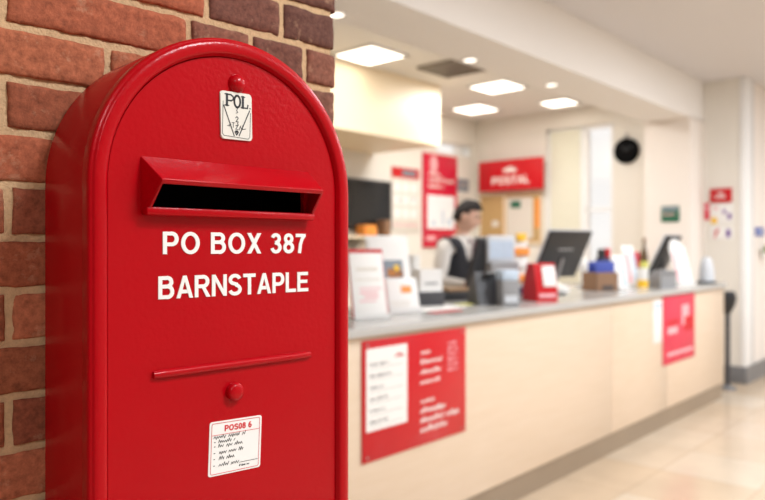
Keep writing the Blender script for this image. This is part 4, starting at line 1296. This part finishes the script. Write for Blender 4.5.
for sd_ in (-1, 1):
    L_, W2 = Vector(ELB[sd_]), Vector(WRI[sd_])
    d = (W2 - L_).normalized(); side = d.cross(Vector((0, 0, 1))).normalized(); dn = Vector((0, 0, -1))
    for i, ln in enumerate((.064, .074, .07, .054)):
        base = W2 + d * .07 + side * (i - 1.5) * .019
        p0 = base; p1 = p0 + d * ln * .5 + dn * .008; p2 = p1 + d * ln * .3 + dn * .016; p3 = p2 + d * ln * .12 + dn * .02
        parts.append(skin_mesh([W2 + d * .04 + side * (i - 1.5) * .012, p0, p1, p2, p3], [(0, 1), (1, 2), (2, 3), (3, 4)], [.010, .010, .009, .0085, .007], 0, 1))
    inn = side * (1 if (side.x * -sd_) > 0 else -1)
    q0 = W2 + d * .025 + inn * .02; q1 = q0 + inn * .03 + d * .03; q2 = q1 + d * .03 + dn * .012
    parts.append(skin_mesh([q0, q1, q2], [(0, 1), (1, 2)], [.013, .011, .008], 0, 1))
# head
bm = bmesh.new(); bmesh.ops.create_icosphere(bm, subdivisions=5, radius=1.0)
for v_ in bm.verts:
    c = v_.co.copy()
    x, y_, z_ = c
    w_ = .074 * (1.0 - .22 * max(0, -z_) ** 1.5)
    fy = .096 if y_ > 0 else .092
    p = Vector((x * w_, y_ * fy, z_ * .118))
    if y_ < 0:
        front = -y_
        def bump(cx_, cz_, sx, sz): return math.exp(-((x - cx_) / sx) ** 2 - ((z_ - cz_) / sz) ** 2) * front
        p.y -= .026 * bump(0, -.16, .16, .14) + .014 * bump(0, .02, .13, .2)          # nose
        p.y += .010 * (bump(.42, .10, .2, .13) + bump(-.42, .10, .2, .13))              # eye sockets
        p.y -= .006 * bump(0, .28, .6, .12)                                             # brow
        p.y -= .010 * bump(0, -.78, .35, .2)                                            # chin
        p.y -= .006 * bump(0, -.46, .25, .08)                                           # lips
        p.y += .004 * bump(0, -.60, .3, .06)
    v_.co = HT @ p
    v_.co += HEADC
me_h = bpy.data.meshes.new('tmp'); bm.to_mesh(me_h); bm.free(); parts.append(me_h)
for sd_ in (-1, 1):
    bm = bmesh.new(); bmesh.ops.create_icosphere(bm, subdivisions=3, radius=1.0)
    for v_ in bm.verts:
        v_.co = HEADC + (HT @ Vector((sd_ * .077 + v_.co.x * .010, .012 + v_.co.y * .018, -.005 + v_.co.z * .030)))
    m_ = bpy.data.meshes.new('tmp'); bm.to_mesh(m_); bm.free(); parts.append(m_)
body_o = mesh_child(from_meshes(parts, .0055, 3), 'body', M['skin'], man)

# hair: cap over skull with a swept fringe
bm = bmesh.new(); bmesh.ops.create_icosphere(bm, subdivisions=5, radius=1.0)
kill = []
for v_ in bm.verts:
    x, y_, z_ = v_.co
    hl = 0.52 + .10 * x if y_ < -.25 else (-.05 if y_ < .25 else -.42)
    if -.25 <= y_ < .05: hl = .20
    if z_ < hl: kill.append(v_); continue
    g = 1.10 + .06 * noise.noise(v_.co * 5)
    top_ = max(0, z_)
    p = Vector((x * .074 * g, y_ * .098 * g, z_ * .118 * (1.04 + .10 * top_)))
    if y_ < -.2 and z_ > .4: p.y -= .010; p.z += .010
    v_.co = HEADC + (HT @ p)
bmesh.ops.delete(bm, geom=kill, context='VERTS')
hr = MB(); hr.bm.free(); hr.bm = bm
hair = hr.build('hair', M['hair'], man, smooth=80)
md = hair.modifiers.new('thick', 'SOLIDIFY'); md.thickness = .012; md.offset = -1
for sd_ in (-1, 1):
    mb = MB(); mb.lathe([(0, -.006), (.006, -.004), (.009, 0), (.006, .004), (0, .006)], mtx=Matrix.Translation(HEADC) @ HT @ Matrix.Translation((sd_ * .031, -.082, .012)) @ Matrix.Rotation(PI / 2, 4, 'X')); mb.build('eye', M['eye'], man)
    mb = MB(); mb.tube([HEADC + (HT @ Vector((sd_ * .014, -.094, .030))), HEADC + (HT @ Vector((sd_ * .032, -.092, .035))), HEADC + (HT @ Vector((sd_ * .048, -.080, .030)))], .0038, 8); mb.build('eyebrow', M['hair'], man)
mb = MB(); mb.tube([HEADC + (HT @ Vector((sx * .022, -.094 + abs(sx) * .010, -.053))) for sx in (-1, -.5, 0, .5, 1)], [.002, .0045, .005, .0045, .002], 8); mb.build('mouth', M['lip'], man)

# clothes: shells following the body
def seg_d(p, a, b):
    ab = b - a; t = max(0.0, min(1.0, (p - a).dot(ab) / ab.length_squared))
    return (p - a - ab * t).length, t


def arm_t(p):
    """how far down an arm a body point lies: -1 on the trunk, 0..1 upper arm, 1..2 forearm, >2 hand"""
    sd_ = -1 if p.x < 0 else 1
    S_, L_, W2 = Vector(SHO[sd_]), Vector(ELB[sd_]), Vector(WRI[sd_])
    d1, t1 = seg_d(p, S_, L_); d2, t2 = seg_d(p, L_, W2 + (W2 - L_).normalized() * .15)
    L2 = (W2 - L_).length
    tr = math.hypot(p.x / 1.45, p.y - .01)
    if p.z < .98 and tr < .11: return -1
    if min(d1, d2) > .085 or (tr < .108 and d1 > .05 and d2 > .05): return -1
    if d1 <= d2: return t1
    return 1 + t2 * (L2 + .15) / L2


def shell(name, material, keep, off, parent):
    bm = bmesh.new(); bm.from_mesh(body_o.data); bm.normal_update()
    bmesh.ops.delete(bm, geom=[v_ for v_ in bm.verts if not keep(v_.co)], context='VERTS')
    nn = {v_: v_.normal.copy() for v_ in bm.verts}
    for v_ in bm.verts:
        v_.co += nn[v_] * (off + .0025 * noise.noise(v_.co * 14))
    for _ in range(4): bmesh.ops.smooth_vert(bm, verts=[v_ for v_ in bm.verts if not v_.is_boundary], factor=.5, use_axis_x=True, use_axis_y=True, use_axis_z=True)
    for _ in range(14):
        new = {}
        for v_ in bm.verts:
            if v_.is_boundary:
                nb_ = [e.other_vert(v_).co for e in v_.link_edges if e.is_boundary]
                if len(nb_) == 2: new[v_] = v_.co * .4 + (nb_[0] + nb_[1]) * .3
        for v_, c_ in new.items(): v_.co = c_
    k_ = MB(); k_.bm.free(); k_.bm = bm
    o = k_.build(name, material, parent, smooth=80)
    md = o.modifiers.new('cloth', 'SOLIDIFY'); md.thickness = .004; md.offset = -1
    return o


shell('shirt', M['shirt'], lambda c: .94 < c.z < 1.515 and arm_t(c) < 1.93, .013, man)
shell('waistcoat', M['vest'], lambda c: .95 < c.z < 1.50 and arm_t(c) < .05 and abs(c.x) < .195 and not (c.y < 0.0 and c.z > 1.22 and abs(c.x) < .012 + (c.z - 1.22) * .32) and not (c.z > 1.46 and abs(c.x) < .075), .024, man)
shell('trousers', M['trousers'], lambda c: .07 < c.z < 1.0 and arm_t(c) < 0 or (.07 < c.z < .8), .013, man)
mb = MB(); mb.lathe([(.066, 1.485), (.074, 1.49), (.066, 1.535), (.060, 1.535), (.058, 1.49)], c=(0, -.006, 0), mtx=None); mb.build('collar', M['shirt'], man)
# waistcoat: sleeveless shell over the shirt
V = [(0, 0, .98), (0, .01, 1.12), (0, .015, 1.28), (0, .018, 1.40)]
R_ = [(.182, .134), (.170, .128), (.186, .134), (.158, .118)]
V += [(-.12, .02, 1.465), (.12, .02, 1.465)]; R_ += [.062, .062]
vest = mesh_child(from_meshes([skin_mesh(V, [(0, 1), (1, 2), (2, 3), (3, 4), (3, 5)], R_, 0, 2)], .009, 3), 'waistcoat', M['vest'], man)
mb = MB(); mb.prism([(-.014, 1.49), (.014, 1.49), (.03, 1.22), (0, 1.18), (-.03, 1.22)], -.125, -.115); mb.prism([(-.02, 1.505), (.02, 1.505), (.013, 1.475), (-.013, 1.475)], -.085, -.065)
mb.build('tie', M['tie'], man)
for sd_ in (-1, 1):
    mb = MB(); mb.box((sd_ * .105, -.05, .04), (.10, .28, .08), .035, seg=4); mb.build('shoe', M['shoe'], man)

# ================================================================ LIGHT
W = bpy.data.worlds.new('world'); SC.world = W; W.use_nodes = True
nt = W.node_tree; bg = nt.nodes['Background']
bg.inputs['Color'].default_value = (1.0, 0.98, 0.96, 1); bg.inputs['Strength'].default_value = 1.05


def area(name, loc, size, power, col, rot=(0, 0, 0), sy=None):
    L = bpy.data.lights.new(name, 'AREA'); L.energy = power; L.color = col; L.size = size
    if sy: L.shape = 'RECTANGLE'; L.size_y = sy
    o = bpy.data.objects.new(name, L); COL.objects.link(o); o.location = loc; o.rotation_euler = rot
    return o


warm = (1.0, 0.985, 0.95); neu = (0.90, 0.955, 1.0)
# unseen fill lamps added under the public ceiling to brighten box, bricks and pier
for s, t, p in ((1.2, -0.9, 82), (-1.2, -1.6, 48), (3.6, 0.4, 65), (6.4, 0.4, 80), (3.6, -2.4, 60), (6.4, -2.4, 80), (9.5, -1.0, 130)):
    area('public_fill_lamp', RP(s, t, Z_CEIL - 0.02), 0.6, p, neu, (0, 0, A))
# lamps of the staff side
for s, t, p in ((4.4, 3.8, 32), (6.6, 4.2, 48)):
    area('staff_ceiling_lamp', RP(s, t, Z_IN - 0.03), 0.6, p, warm, (0, 0, A))

# ================================================================ CAMERA
cam = bpy.data.cameras.new('camera'); co = bpy.data.objects.new('camera', cam); COL.objects.link(co)
cam.sensor_width = 36.0; cam.lens = 36.0 * F / 765.0
cam.shift_y = -(250.0 - HY) / 765.0
co.location = (0, 0, CZ); co.rotation_euler = (PI / 2, 0, 0)
cam.dof.use_dof = True; cam.dof.focus_distance = 0.97; cam.dof.aperture_fstop = 3.3
cam.clip_start = 0.01
SC.camera = co
SC.view_settings.view_transform = 'Standard'; SC.view_settings.look = 'None'
SC.view_settings.gamma = 1.0; SC.view_settings.use_curve_mapping = False
SC.view_settings.exposure = 0.0
SC.cycles.use_denoising = True
